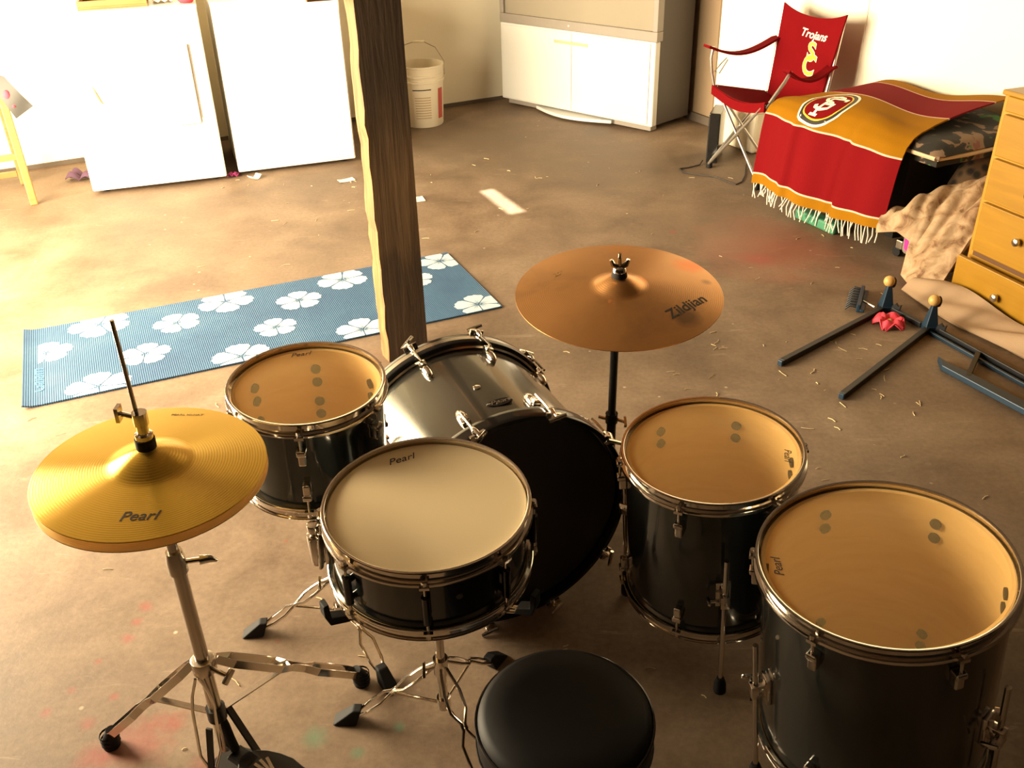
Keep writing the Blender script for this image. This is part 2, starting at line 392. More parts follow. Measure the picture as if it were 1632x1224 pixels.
def mat_blue():
    t = NT('blue_ribbed_foam'); co = t.coord()
    n = t.noise(co, 3.2, 5, 0.6, 0.3)
    t.col(t.ramp(n, [(0.3, (0.015, 0.062, 0.145)), (0.55, (0.027, 0.09, 0.18)), (0.75, (0.052, 0.122, 0.21))]))
    sx = t.new('ShaderNodeSeparateXYZ'); t.link(co, sx.inputs[0])
    w = t.math('SINE', t.math('MULTIPLY', sx.outputs[0], 900.0)); t.set(rough=0.6); t.bump(w, 0.35, 0.002); return t.m
M['yoga'] = mat_blue()
M['yoga_flower'] = simple('pale_blue_flower_print', (0.46, 0.54, 0.60), 0.65, c2=(0.36, 0.46, 0.54), scale=20)
M['yoga_line'] = simple('blue_vein_print', (0.05, 0.14, 0.27), 0.65)
def towel_mat():
    t = NT('red_and_gold_striped_towel'); uv = t.coord('UV'); sx = t.new('ShaderNodeSeparateXYZ'); t.link(uv, sx.inputs[0])
    red = (0.165, 0.003, 0.005); gold = (0.28, 0.118, 0.003); wh = (0.62, 0.42, 0.32)
    E_ = [(0.0, gold), (0.058, wh), (0.066, red), (0.325, wh), (0.333, gold), (0.615, wh), (0.623, red), (0.865, wh), (0.873, gold)]
    c = t.ramp(sx.outputs[1], E_, 'CONSTANT')
    n = t.noise(t.mapping(uv, (260, 260, 1)), 1.0, 3)
    t.col(t.mix(0.35, c, t.ramp(n, [(0.3, 0.6), (0.7, 1.0)]), 'MULTIPLY')); t.set(rough=0.9, spec=0.1); t.bump(n, 0.25, 0.003); return t.m
M['towel'] = towel_mat()
def print_mat():
    t = NT('dark_printed_bedding'); co = t.coord()
    a = t.noise(co, 9, 3, 0.5, 0.6); b = t.noise(t.mapping(co, loc=(4, 2, 1)), 7, 2, 0.5, 0.4)
    c = t.ramp(a, [(0.40, (0.012, 0.009, 0.006)), (0.56, (0.025, 0.017, 0.01)), (0.59, (0.18, 0.11, 0.065)), (0.69, (0.16, 0.055, 0.035))], 'CONSTANT')
    c = t.mix(t.ramp(b, [(0.66, 0.0), (0.68, 1.0)]), c, (0.03, 0.13, 0.02))
    t.col(c); t.set(rough=0.9); return t.m
M['print'] = print_mat()
def leopard():
    t = NT('brown_mottled_fur'); co = t.coord()
    v = t.new('ShaderNodeTexVoronoi'); v.inputs['Scale'].default_value = 26; t.link(co, v.inputs['Vector'])
    t.col(t.ramp(v.outputs['Distance'], [(0.25, (0.012, 0.008, 0.005)), (0.55, (0.10, 0.055, 0.025))])); t.set(rough=0.9); return t.m
M['leopard'] = leopard()
def spread_mat():
    t = NT('tan_mottled_bedspread'); co = t.coord()
    n = t.noise(co, 16, 4, 0.6, 0.8)
    t.col(t.ramp(n, [(0.34, (0.15, 0.07, 0.03)), (0.46, (0.32, 0.20, 0.105)), (0.62, (0.43, 0.30, 0.18))])); t.set(rough=0.8, sheen=0.0)
    t.bump(t.noise(co, 60, 3), 0.2, 0.004); return t.m
M['spread'] = spread_mat()
def case_mat():
    t = NT('grey_fabric_with_pink_blots'); co = t.coord()
    v = t.new('ShaderNodeTexVoronoi'); v.inputs['Scale'].default_value = 13; t.link(co, v.inputs['Vector'])
    t.col(t.mix(t.ramp(v.outputs['Distance'], [(0.30, 1.0), (0.34, 0.0)]), (0.20, 0.16, 0.13), (0.75, 0.02, 0.25))); t.set(rough=0.8); return t.m
M['case'] = case_mat()

# ------------------------------------------------------------------ setting
def slab(name, quads, mat, z0=None, z1=None): pass
def wallbox(mb, u0, u1, v0, v1, z0, z1, mi=0):
    poly = [room(u0, v0), room(u1, v0), room(u1, v1), room(u0, v1)]
    mb.prism([(p.x, p.y) for p in poly], z0, z1, mi)
V1 = 8.4; HC = 2.6
mb = MB(); wallbox(mb, UL - 1.5, UR + 0.12, -0.12, V1, -0.12, 0.0)
tag(mb.build('floor', M['concrete']), 'worn brown concrete garage floor', 'floor', kind='structure')
mb = MB(); wallbox(mb, UL - 0.12, UR + 0.12, -0.12, 0.0, 0, HC)
tag(mb.build('wall_back', M['plaster']), 'cream painted back wall behind the white appliances', 'wall', kind='structure')
mb = MB(); wallbox(mb, UR, UR + 0.12, 0.0, 4.2, 0, HC); wallbox(mb, UR, UR + 0.12, 4.2, V1, 0, HC, 1)  # second stretch is out of view, made dark to cut bounced fill
tag(mb.build('wall_right', [M['plaster_white'], M['wall_fill_cut']]), 'sunlit cream wall behind the red chair', 'wall', kind='structure')
mb = MB()
wallbox(mb, UL - 0.12, UL, 0.0, OV0, 0, HC); wallbox(mb, UL - 0.12, UL, OV1, V1, 0, HC); wallbox(mb, UL - 0.12, UL, OV0, OV1, OZ, HC)
tag(mb.build('wall_left', M['wall_fill_cut']), 'left wall with the open daylight doorway', 'wall', kind='structure')
# unseen ceiling with an added slot, shaped so the sun throws the floor strip
k = HC / -SUND.z
sh = Vector((SUND.x * k, SUND.y * k, 0))
slot = [Vector((-0.200, 4.785, 0)) - sh, Vector((-0.135, 4.805, 0)) - sh, Vector((0.085, 4.32, 0)) - sh, Vector((0.010, 4.285, 0)) - sh]
outer = [room(UL - 0.12, -0.12), room(UR + 0.12, -0.12), room(UR + 0.12, V1), room(UL - 0.12, V1)]
def ring(z): return [(p.x, p.y, z) for p in outer] + [(p.x, p.y, z) for p in slot]
def order(o, s):
    return min(range(4), key=lambda q: (s[q] - o).length)
mb = MB()
vs_ = ring(HC) + ring(HC + 0.06); fs_ = []
s_al = [order(outer[0], slot)]
# pair slot corners with the outer corners by angle
ctr = sum(slot, Vector()) / 4
oa = sorted(range(4), key=lambda i: math.atan2(outer[i].y - ctr.y, outer[i].x - ctr.x)); sa = sorted(range(4), key=lambda i: math.atan2(slot[i].y - ctr.y, slot[i].x - ctr.x))
for i in range(4):
    j = (i + 1) % 4
    fs_.append((oa[i], oa[j], 4 + sa[j], 4 + sa[i])); fs_.append((8 + oa[i], 8 + oa[j], 12 + sa[j], 12 + sa[i]))
    fs_.append((oa[i], oa[j], 8 + oa[j], 8 + oa[i])); fs_.append((4 + sa[i], 4 + sa[j], 12 + sa[j], 12 + sa[i]))
mb.add(vs_, fs_); tag(mb.build('ceiling', M['rafter']), 'dark board ceiling of the garage', 'ceiling', kind='structure')
mb = MB(); wallbox(mb, UR - 0.012, UR - 0.0005, 0.0, 1.312, 0.05, HC - 0.01); tag(mb.build('trim_1', M['panel_brown']), 'brown wall board beside the television', 'wall trim', kind='structure')
mb = MB(); wallbox(mb, UR - 0.03, UR - 0.0005, 0.0, 1.312, 0.0, 0.05); tag(mb.build('baseboard_right', M['skirt']), 'dark skirting strip below the brown wall board', 'baseboard', kind='structure')
mb = MB(); wallbox(mb, UL, UR - 0.03, 0.0005, 0.014, 0.0, 0.022); tag(mb.build('baseboard_back', M['skirt']), 'thin dark strip at the foot of the back wall', 'baseboard', kind='structure')
mb = MB(); wallbox(mb, UR - 0.004, UR - 0.0003, 2.405, 2.411, 0.0, HC - 0.01); tag(mb.build('trim_2', M['plaster']), 'faint upright seam in the sunlit wall', 'wall trim', kind='structure')

# ------------------------------------------------------------------ post
t = thing('wooden_post', 'dark stained square wooden post with one raw orange edge beside the blue mat', 'post', (-0.432, 2.845, 0), qz(math.atan2(0.049, 0.146)))
W_, D_ = 0.149, 0.110
mb = MB(); NZ = 60
rr = random.Random(3)
def ragged(z): return 0.0025 * math.sin(z * 31) * math.sin(z * 12.7 + 1) + rr.uniform(-0.003, 0.003)
rows = []
for i in range(NZ + 1):
    z = HC * i / NZ * 0.999; a = ragged(z); b = ragged(z)
    rows.append([(0.010 + a, 0, z), (W_, 0, z), (W_, D_, z), (0.004 + b, D_, z), (-0.002 + b * 0.6, D_ * 0.55, z)])
vs_ = [p for r in rows for p in r]
for i in range(NZ):
    for j in range(5):
        a = i * 5 + j; b = i * 5 + (j + 1) % 5
        mb.add([vs_[a], vs_[b], vs_[b + 5], vs_[a + 5]], [(0, 1, 2, 3)], 1 if j in (3, 4) else 0)
mb.add(rows[0], [(4, 3, 2, 1, 0)]); mb.add(rows[-1], [(0, 1, 2, 3, 4)])
mb.build('post_shaft', [M['post'], M['post_raw']], t)
mb = MB(); mb.box((-0.062, 0.04, 1.225), (0.12, 0.09, 0.09)); mb.build('brace', M['post_raw'], t, 0.004)

# ------------------------------------------------------------------ yoga mat
ym = Vector((-0.9274, 3.203, 0)); t_a = math.radians(23.1)
t = thing('yoga_mat', 'long blue yoga mat with pale hibiscus flowers lying on the concrete', 'yoga mat', ym, qz(t_a))
hx, hy = 0.847, 0.303
mb = MB()
def matfn(u, v):
    x = -hx + 2 * hx * u; y = -hy + 2 * hy * v
    z = 0.004 + 0.010 * max(0, (0.03 - u) / 0.03) ** 2
    return (x, y, z)
mb.sheet(60, 20, matfn, 0.006)
def clip(poly, x0, x1, y0, y1):
    for ax, val, sg in ((0, x0, 1), (0, x1, -1), (1, y0, 1), (1, y1, -1)):
        out = []
        for i in range(len(poly)):
            a, b = poly[i - 1], poly[i]; ia = (a[ax] - val) * sg >= 0; ib = (b[ax] - val) * sg >= 0
            if ia != ib:
                k = (val - a[ax]) / (b[ax] - a[ax]); out.append((a[0] + (b[0] - a[0]) * k, a[1] + (b[1] - a[1]) * k))
            if ib: out.append(b)
        poly = out
        if not poly: break
    return poly
fl = [(-0.77, 0.08, 0.9, 0.2), (-0.582, 0.236, 1.15, 0.6), (-0.447, -0.09, 0.9, 0.1), (-0.313, 0.119, 0.9, 0.5), (-0.115, 0.229, 1.1, 0.9), (0.019, -0.087, 0.82, 0.3), (0.151, 0.108, 0.92, 0.2),
      (0.357, 0.225, 1.05, 0.7), (-0.611, -0.262, 1.1, 1.6), (-0.137, -0.262, 1.05, 1.6), (0.308, -0.25, 1.0, 1.5), (0.785, 0.224, 0.95, 0.4), (0.771, -0.245, 0.95, 1.5), (0.62, 0.09, 0.85, 0.2)]
for (fx, fy, sc, ph) in fl:
    for q in range(5):
        a0 = ph + q * 2 * PI / 5; pts = []
        L_ = 0.105 * sc
        loc = [(0.06, 0.0), (0.35, -0.20), (0.66, -0.36), (0.86, -0.33), (0.93, -0.17), (1.0, -0.10), (0.95, 0.02), (1.0, 0.14), (0.92, 0.22), (0.86, 0.34), (0.64, 0.36), (0.35, 0.20)]
        for (x, y) in loc:
            x *= L_; y *= L_ * 1.16; X = x * math.cos(a0) - y * math.sin(a0); Y = x * math.sin(a0) + y * math.cos(a0)
            pts.append((fx + X * 0.95, fy + Y * 0.88))
        pts = clip(pts, -hx + 0.002, hx - 0.002, -hy + 0.002, hy - 0.002)
        if len(pts) > 2: mb.add([(x, y, 0.0076) for x, y in pts], [tuple(range(len(pts)))], 1)
        # veins
        for da, ln in ((0, 0.6), (0.22, 0.45), (-0.22, 0.45)):
            ca, sa_ = math.cos(a0 + da), math.sin(a0 + da); w = 0.0011
            seg = [(fx + ca * L_ * 0.1 - sa_ * w, fy + (sa_ * L_ * 0.1 + ca * w) * 0.9), (fx + ca * L_ * ln, fy + sa_ * L_ * ln * 0.9), (fx + ca * L_ * 0.1 + sa_ * w, fy + (sa_ * L_ * 0.1 - ca * w) * 0.9)]
            seg = clip(seg, -hx + 0.002, hx - 0.002, -hy + 0.002, hy - 0.002)
            if len(seg) > 2: mb.add([(x, y, 0.0080) for x, y in seg], [tuple(range(len(seg)))], 2)
vs_, fs_ = text_geo('Gaiam', 0.07, 0.3, 0.0003)
mb.add(vs_, fs_, 3, T=Matrix.Translation((-0.80, -0.13, 0.0080)) @ rotz(PI / 2) )
mb.build('mat_sheet', [M['yoga'], M['yoga_flower'], M['yoga_line'], M['yoga_line']], t)

# ------------------------------------------------------------------ drums
def disc_dot(mb, rs, az, z, r=0.0105, mi=0):
    d = Vector((math.cos(az), math.sin(az), 0))
    mb.cyl(d * (rs + 0.001) + Vector((0, 0, z)), d * (rs - 0.005) + Vector((0, 0, z)), r, 12, mi)
def drum(name, label, cat, C, nrm, rim, Ht, lugs, logo=None, head='head', bottom_lugs=True, tube_lugs=False, group=None):
    q = qn(*nrm); n = q @ Vector((0, 0, 1)); base = Vector(C) - n * Ht
    t = thing(name, label, cat, base, q, group)
    rs = rim - 0.012
    mb = MB(); z0, z1 = 0.013, Ht - 0.013
    mb.lathe([(rs, z0), (rs, z1), (rs - 0.003, z1 + 0.002), (rs - 0.008, z1), (rs - 0.008, z0), (rs - 0.003, z0 - 0.002)], 72, closed=True, mis=[0, 1, 1, 1, 1, 1])
    mb.build('shell', [M['wrap'], M['shell_wood']], t)
    for top in (True, False):
        s_ = 1 if top else -1; zb = Ht if top else 0.0
        P = lambda dz: zb - s_ * dz
        mb = MB(); mb.lathe([(0, P(0.0095)), (rs - 0.01, P(0.0095)), (rs - 0.001, P(0.0098)), (rs + 0.002, P(0.013)), (rs + 0.0025, P(0.020)), (rs + 0.0012, P(0.020)), (rs + 0.001, P(0.0135)), (rs - 0.003, P(0.0112)), (0, P(0.0112))], 72)
        hd = mb.build('batter_head' if top else 'resonant_head', M[head if top else 'head_bottom'], t)
        mb = MB(); mb.lathe([(rs + 0.0032, P(0.001)), (rs + 0.0045, P(0.0)), (rs + 0.0085, P(0.0)), (rs + 0.0095, P(0.0015)), (rs + 0.0085, P(0.003)), (rs + 0.0052, P(0.0035)), (rs + 0.0052, P(0.019)), (rs + 0.0115, P(0.0205)), (rs + 0.0125, P(0.0225)), (rs + 0.0125, P(0.0275)),
                               (rs + 0.0110, P(0.0285)), (rs + 0.0105, P(0.0235)), (rs + 0.0034, P(0.0215))], 72, closed=True)
        hoop = mb.build('hoop', M['chrome'], t)
        if top: thead = hd
    for az in lugs:
        az = math.radians(az); Rz = rotz(az)
        def lug_at(zc, dirn):
            mb = MB(Rz)
            mb.box((rs + 0.008, 0, zc), (0.017, 0.015, 0.034)); mb.box((rs + 0.010, 0, zc + dirn * 0.012), (0.020, 0.019, 0.012))
            lg = mb.build('lug', M['chrome'], t, 0.003)
            return lg
        if tube_lugs:
            mb = MB(Rz)
            mb.cyl((rs + 0.013, 0, Ht * 0.5 - 0.03), (rs + 0.013, 0, Ht * 0.5 + 0.03), 0.0075, 12)
            for dz in (-0.02, 0.02): mb.cyl((rs - 0.001, 0, Ht * 0.5 + dz), (rs + 0.012, 0, Ht * 0.5 + dz), 0.006, 10)
            lg = mb.build('lug', M['black_gloss'], t)
            for s_ in (1, -1):
                mb = MB(Rz); zh = Ht - 0.025 if s_ > 0 else 0.025
                mb.cyl((rs + 0.0135, 0, Ht * 0.5 + s_ * 0.028), (rs + 0.0135, 0, zh + s_ * 0.010), 0.0030, 8)
                mb.box((rs + 0.0135, 0, zh), (0.012, 0.016, 0.005)); mb.cyl((rs + 0.0135, 0, zh + s_ * 0.002), (rs + 0.0135, 0, zh + s_ * 0.012), 0.0050, 6)
                mb.build('tension_rod', M['chrome'], lg)
        else:
            for s_ in ((1, -1) if bottom_lugs else (1,)):
                zc = Ht - 0.072 if s_ > 0 else 0.072
                lg = lug_at(zc, s_)
                zh = Ht - 0.025 if s_ > 0 else 0.025
                mb = MB(Rz); mb.cyl((rs + 0.0135, 0, zc + s_ * 0.012), (rs + 0.0135, 0, zh + s_ * 0.010), 0.0028, 8)
                mb.box((rs + 0.0135, 0, zh), (0.012, 0.017, 0.006)); mb.cyl((rs + 0.0135, 0, zh + s_ * 0.002), (rs + 0.0135, 0, zh + s_ * 0.013), 0.0050, 6)
                mb.build('tension_rod', M['chrome'], lg)
                mb = MB()
                for dz in (-0.016, 0.016): disc_dot(mb, rs - 0.008, az, zc + dz)
                mb.build('screw', M['felt'], lg)
    if logo:
        body, rr_, laz, size = logo
        laz = math.radians(laz)
        vs_, fs_ = text_geo(body, size, 0.35, 0.0002, 0.0)
        mb = MB(); mb.add(vs_, fs_, 0, T=rotz(laz - PI / 2) @ Matrix.Translation((0, rr_, Ht - 0.0091)))
        mb.build('logo', M['ink'], thead)
    return t, rs, q
M['head_bottom'] = simple('milky_resonant_head', (0.88, 0.66, 0.36), 0.4)

def floor_leg(t, rs, q, base, az, Ht, zb):
    az = math.radians(az); Rz = rotz(az)
    x = rs + 0.024
    foot_local = Vector((x * math.cos(az), x * math.sin(az), 0))
    n = q @ Vector((0, 0, 1)); w = base + (q @ foot_local); zf = -w.z / n.z
    mb = MB(Rz); mb.tube([(x, 0, zf + 0.03), (x, 0, Ht * 0.66)], 0.0052, 10); lg = mb.build('leg', M['chrome'], t)
    mb = MB(Rz); mb.tube([(x, 0, zf + 0.0045), (x, 0, zf + 0.006), (x, 0, zf + 0.03), (x, 0, zf + 0.045)], [0.010, 0.0135, 0.0125, 0.008], 12); mb.build('rubber_foot', M['rubber'], lg)
    mb = MB(Rz); mb.box((rs + 0.004, 0, zb), (0.010, 0.030, 0.062)); mb.box((x - 0.006, 0, zb), (0.032, 0.018, 0.030))
    mb.cyl((x, -0.006, zb), (x, -0.030, zb), 0.0045, 8); mb.bar((x - 0.014, -0.031, zb - 0.006), (x + 0.014, -0.031, zb + 0.006), 0.006, 0.010)
    mb.build('bracket', M['chrome'], lg, 0.002)

# front-left tom
tC = (-0.402, 1.586, 0.660)
t, rs, q = drum('rack_tom', 'small black tom drum on its own chrome stand left of the bass drum', 'drum', tC, (0.028, -0.035), 0.157, 0.225, [-86, -26, 34, 94, 154, 214], ('Pearl', 0.120, 106, 0.020))
mb = MB(); mb.lathe([(0, 0), (0.006, 0), (0.0065, 0.0025), (0.004, 0.003), (0, 0.003)], 14, T=Matrix.Translation((0, 0, 0)))
# floor toms
base = Vector((0.398, 1.548, 0.504)) - (qn(-0.058, -0.032) @ Vector((0, 0, 1))) * 0.37
t, rs, q = drum('floor_tom', 'middle-sized black floor tom between the bass drum and the biggest tom', 'drum', (0.398, 1.548, 0.504), (-0.058, -0.032), 0.185, 0.37, [-180, -120, -60, 0, 60, 120], ('Pearl', 0.146, -14, 0.020), group='black floor toms')
for az in (-92, 28, 148): floor_leg(t, rs, q, base, az, 0.37, 0.14)
base = Vector((0.609, 1.184, 0.525)) - (qn(-0.111, -0.006) @ Vector((0, 0, 1))) * 0.42
t, rs, q = drum('floor_tom', 'biggest black floor tom at the right with broad tan clear head', 'drum', (0.609, 1.184, 0.525), (-0.111, -0.006), 0.21, 0.42, [-138, -78, -18, 42, 102, 162], ('Pearl', 0.172, 176, 0.022), group='black floor toms')
for az in (188, -50, 75): floor_leg(t, rs, q, base, az, 0.42, 0.165)
# snare
SN = Vector((-0.154, 1.302, 0.579))
t, rs, q = drum('snare_drum', 'black snare drum with opaque cream head on the low chrome stand, in front', 'drum', SN, (0.007, -0.046), 0.185, 0.155, [-88 + 45 * k for k in range(8)], ('Pearl', 0.138, 114, 0.025), head='head_coated', tube_lugs=True)
mb = MB(rotz(math.radians(-172)))
mb.box((rs + 0.006, 0, 0.085), (0.014, 0.030, 0.085)); mb.box((rs + 0.022, 0, 0.075), (0.026, 0.026, 0.05))
mb.cyl((rs + 0.026, 0, 0.04), (rs + 0.026, 0, 0.105), 0.014, 16); mb.tube([(rs + 0.026, 0, 0.105), (rs + 0.026, 0, 0.112), (rs + 0.026, 0, 0.128)], [0.006, 0.011, 0.011], 14)
mb.bar((rs + 0.012, 0.018, 0.12), (rs + 0.02, 0.03, 0.05), 0.006, 0.010)
mb.build('strainer', M['chrome'], t, 0.002)
mb = MB(rotz(math.radians(10))); mb.box((rs + 0.007, 0, 0.075), (0.014, 0.028, 0.05)); mb.box((rs + 0.014, 0, 0.035), (0.012, 0.034, 0.02)); mb.build('butt_plate', M['chrome'], t, 0.002)
mb = MB(rotz(math.radians(-70))); mb.cyl((rs - 0.002, 0, 0.085), (rs + 0.002, 0, 0.085), 0.006, 14); mb.build('vent_grommet', M['chrome_dull'], t)

# bass drum
BQ = qz(math.atan2(0.397, 0.918))
bt = thing('bass_drum', 'large black bass drum lying on its side, batter head facing the throne', 'drum', (0.004, 1.605, 0), BQ)
RB = 0.272; LB = 0.41
TB = Matrix.Translation((0, 0, RB)) @ Matrix(((1, 0, 0, 0), (0, 0, 1, 0), (0, -1, 0, 0), (0, 0, 0, 1)))   # lathe z -> +y
rs = 0.252
mb = MB(TB); mb.lathe([(rs, 0.025), (rs, LB - 0.025), (rs - 0.008, LB - 0.025), (rs - 0.008, 0.025)], 96, closed=True, mis=[0, 1, 1, 1]); mb.build('shell', [M['wrap_bass'], M['shell_wood']], bt)
for y0, y1, nm in ((0.0, 0.042, 'batter'), (LB, LB - 0.042, 'front')):
    s_ = 1 if y1 > y0 else -1
    mb = MB(TB); mb.lathe([(RB - 0.011, y0), (RB - 0.002, y0), (RB, y0 + s_ * 0.003), (RB, y0 + s_ * 0.014), (RB, y0 + s_ * 0.028), (RB, y0 + s_ * 0.039), (RB - 0.002, y1), (RB - 0.011, y1)], 96, closed=True, mis=[0, 0, 0, 1 if nm == 'front' else 0, 0, 0, 0, 0])
    mb.build('hoop', [M['black_gloss'], M['chrome_dull']], bt)
    mb = MB(TB); mb.lathe([(0, y0 + s_ * 0.020), (rs - 0.012, y0 + s_ * 0.020), (rs + 0.004, y0 + s_ * 0.022), (rs + 0.006, y0 + s_ * 0.038), (rs + 0.004, y0 + s_ * 0.038), (rs + 0.002, y0 + s_ * 0.026), (rs - 0.01, y0 + s_ * 0.0222), (0, y0 + s_ * 0.0222)], 96)
    mb.build('batter_head' if nm == 'batter' else 'resonant_head', M['head_black'], bt)
    mb = MB(TB); mb.lathe([(rs + 0.0065, y0 + s_ * 0.036), (rs + 0.009, y0 + s_ * 0.036), (rs + 0.009, y0 + s_ * 0.046), (rs + 0.0045, y0 + s_ * 0.048)], 96, closed=True); mb.build('head_rim', M['chrome_dull'], bt)
for k in range(10):
    th = math.radians(18 + 36 * k)
    for near in (True, False):
        s_ = 1 if near else -1; yb = 0.0 if near else LB
        Tk = Matrix.Translation((0, 0, RB)) @ Matrix.Rotation(th, 4, 'Y')      # local z points out along the lug's radius
        yl = yb + s_ * 0.092
        mb = MB(Tk); mb.ball((0, yl, rs + 0.004), 0.012, 14, 0, (1.0, 2.6, 1.1)); mb.box((0, yl - s_ * 0.018, rs + 0.010), (0.020, 0.020, 0.020))
        lg = mb.build('lug', M['chrome'], bt, 0.003)
        mb = MB(Tk); mb.cyl((0, yl - s_ * 0.010, RB + 0.006), (0, yb - s_ * 0.022, RB + 0.006), 0.0030, 8)
        a_ = 0.45
        mb.tube([(-0.020 * math.cos(a_), yb - s_ * 0.022, RB + 0.006 - 0.02 * math.sin(a_)), (0, yb - s_ * 0.022, RB + 0.006), (0.020 * math.cos(a_), yb - s_ * 0.022, RB + 0.006 + 0.02 * math.sin(a_))], [0.0042, 0.005, 0.0042], 8)
        mb.build('tension_rod', M['chrome'], lg)
        mb = MB(Tk); mb.tube([(0, yb + s_ * 0.022, RB + 0.004), (0, yb + s_ * 0.004, RB + 0.007), (0, yb - s_ * 0.006, RB + 0.003), (0, yb - s_ * 0.004, RB - 0.012)], [0.0045, 0.0075, 0.0085, 0.0055], 10)
        mb.box((0, yb - s_ * 0.005, RB + 0.002), (0.034, 0.006, 0.012)); mb.build('claw', M['chrome'], lg)
Tk = Matrix.Translation((0, 0, RB)) @ Matrix.Rotation(math.radians(-2), 4, 'Y')
mb = MB(Tk); mb.tube([(0, 0.185, rs - 0.002), (0, 0.185, rs + 0.002), (0, 0.185, rs + 0.003)], [0.0085, 0.0085, 0.006], 16); mb.build('mount_hole', M['chrome'], bt)
mb = MB(Tk); mb.lathe([(0, 0.0), (0.030, 0.0), (0.031, 0.0015), (0.029, 0.003), (0, 0.003)], 32, T=Matrix.Translation((0.02, 0.105, rs - 0.0015)) @ Matrix.Diagonal((1, 0.45, 1, 1)))
vs_, fs_ = text_geo('Pearl', 0.022, 0.35, 0.0005); mb.add(vs_, fs_, 1, T=Matrix.Translation((0.02, 0.105, rs + 0.0022)))
mb.build('badge', [M['black_gloss'], M['chrome']], bt)
# spurs
for sx_ in (-1, 1):
    mb = MB(); p0 = Vector((sx_ * 0.225, 0.31, RB - 0.12)); mb.cyl(p0, (sx_ * 0.33, 0.36, 0.02), 0.006, 10); mb.tube([(sx_ * 0.328, 0.359, 0.024), (sx_ * 0.335, 0.362, 0.006)], [0.011, 0.012], 12)
    mb.build('spur', M['chrome'], bt)

# ------------------------------------------------------------------ stands
def wire_leg(t, hub, foot, spread=0.016, r=0.0033, mat='chrome', gap_top=0.006):
    hub = Vector(hub); foot = Vector(foot); d = foot - hub; s_ = d.cross(Vector((0, 0, 1))).normalized()
    tip = hub + d * 0.90
    prof = [(0, gap_top), (0.08, 0.010), (0.2, spread), (0.36, spread), (0.47, 0.004), (0.53, 0.004), (0.64, spread * 0.95), (0.84, spread * 0.85), (0.98, 0.006)]
    mb = MB()
    for sg in (-1, 1): mb.tube([hub + (tip - hub) * a + s_ * sg * w for a, w in prof], r, 8)
    lg = mb.build('leg', M[mat], t)
    h2 = Vector((d.x, d.y, 0)).normalized()
    mb = MB(); top = tip - h2 * 0.010 + Vector((0, 0, 0.022))
    B = foot
    w = 0.016
    vs_ = [B + h2 * 0.028 + s_ * w, B + h2 * 0.028 - s_ * w, B - h2 * 0.022 - s_ * w, B - h2 * 0.022 + s_ * w, top + s_ * w * 0.7 + h2 * 0.012, top - s_ * w * 0.7 + h2 * 0.012, top - s_ * w * 0.7 - h2 * 0.006, top + s_ * w * 0.7 - h2 * 0.006]
    mb.add(vs_, [(0, 3, 2, 1), (4, 5, 6, 7), (0, 1, 5, 4), (1, 2, 6, 5), (2, 3, 7, 6), (3, 0, 4, 7)])
    ft = mb.build('rubber_foot', M['rubber'], lg, 0.003)
    return lg
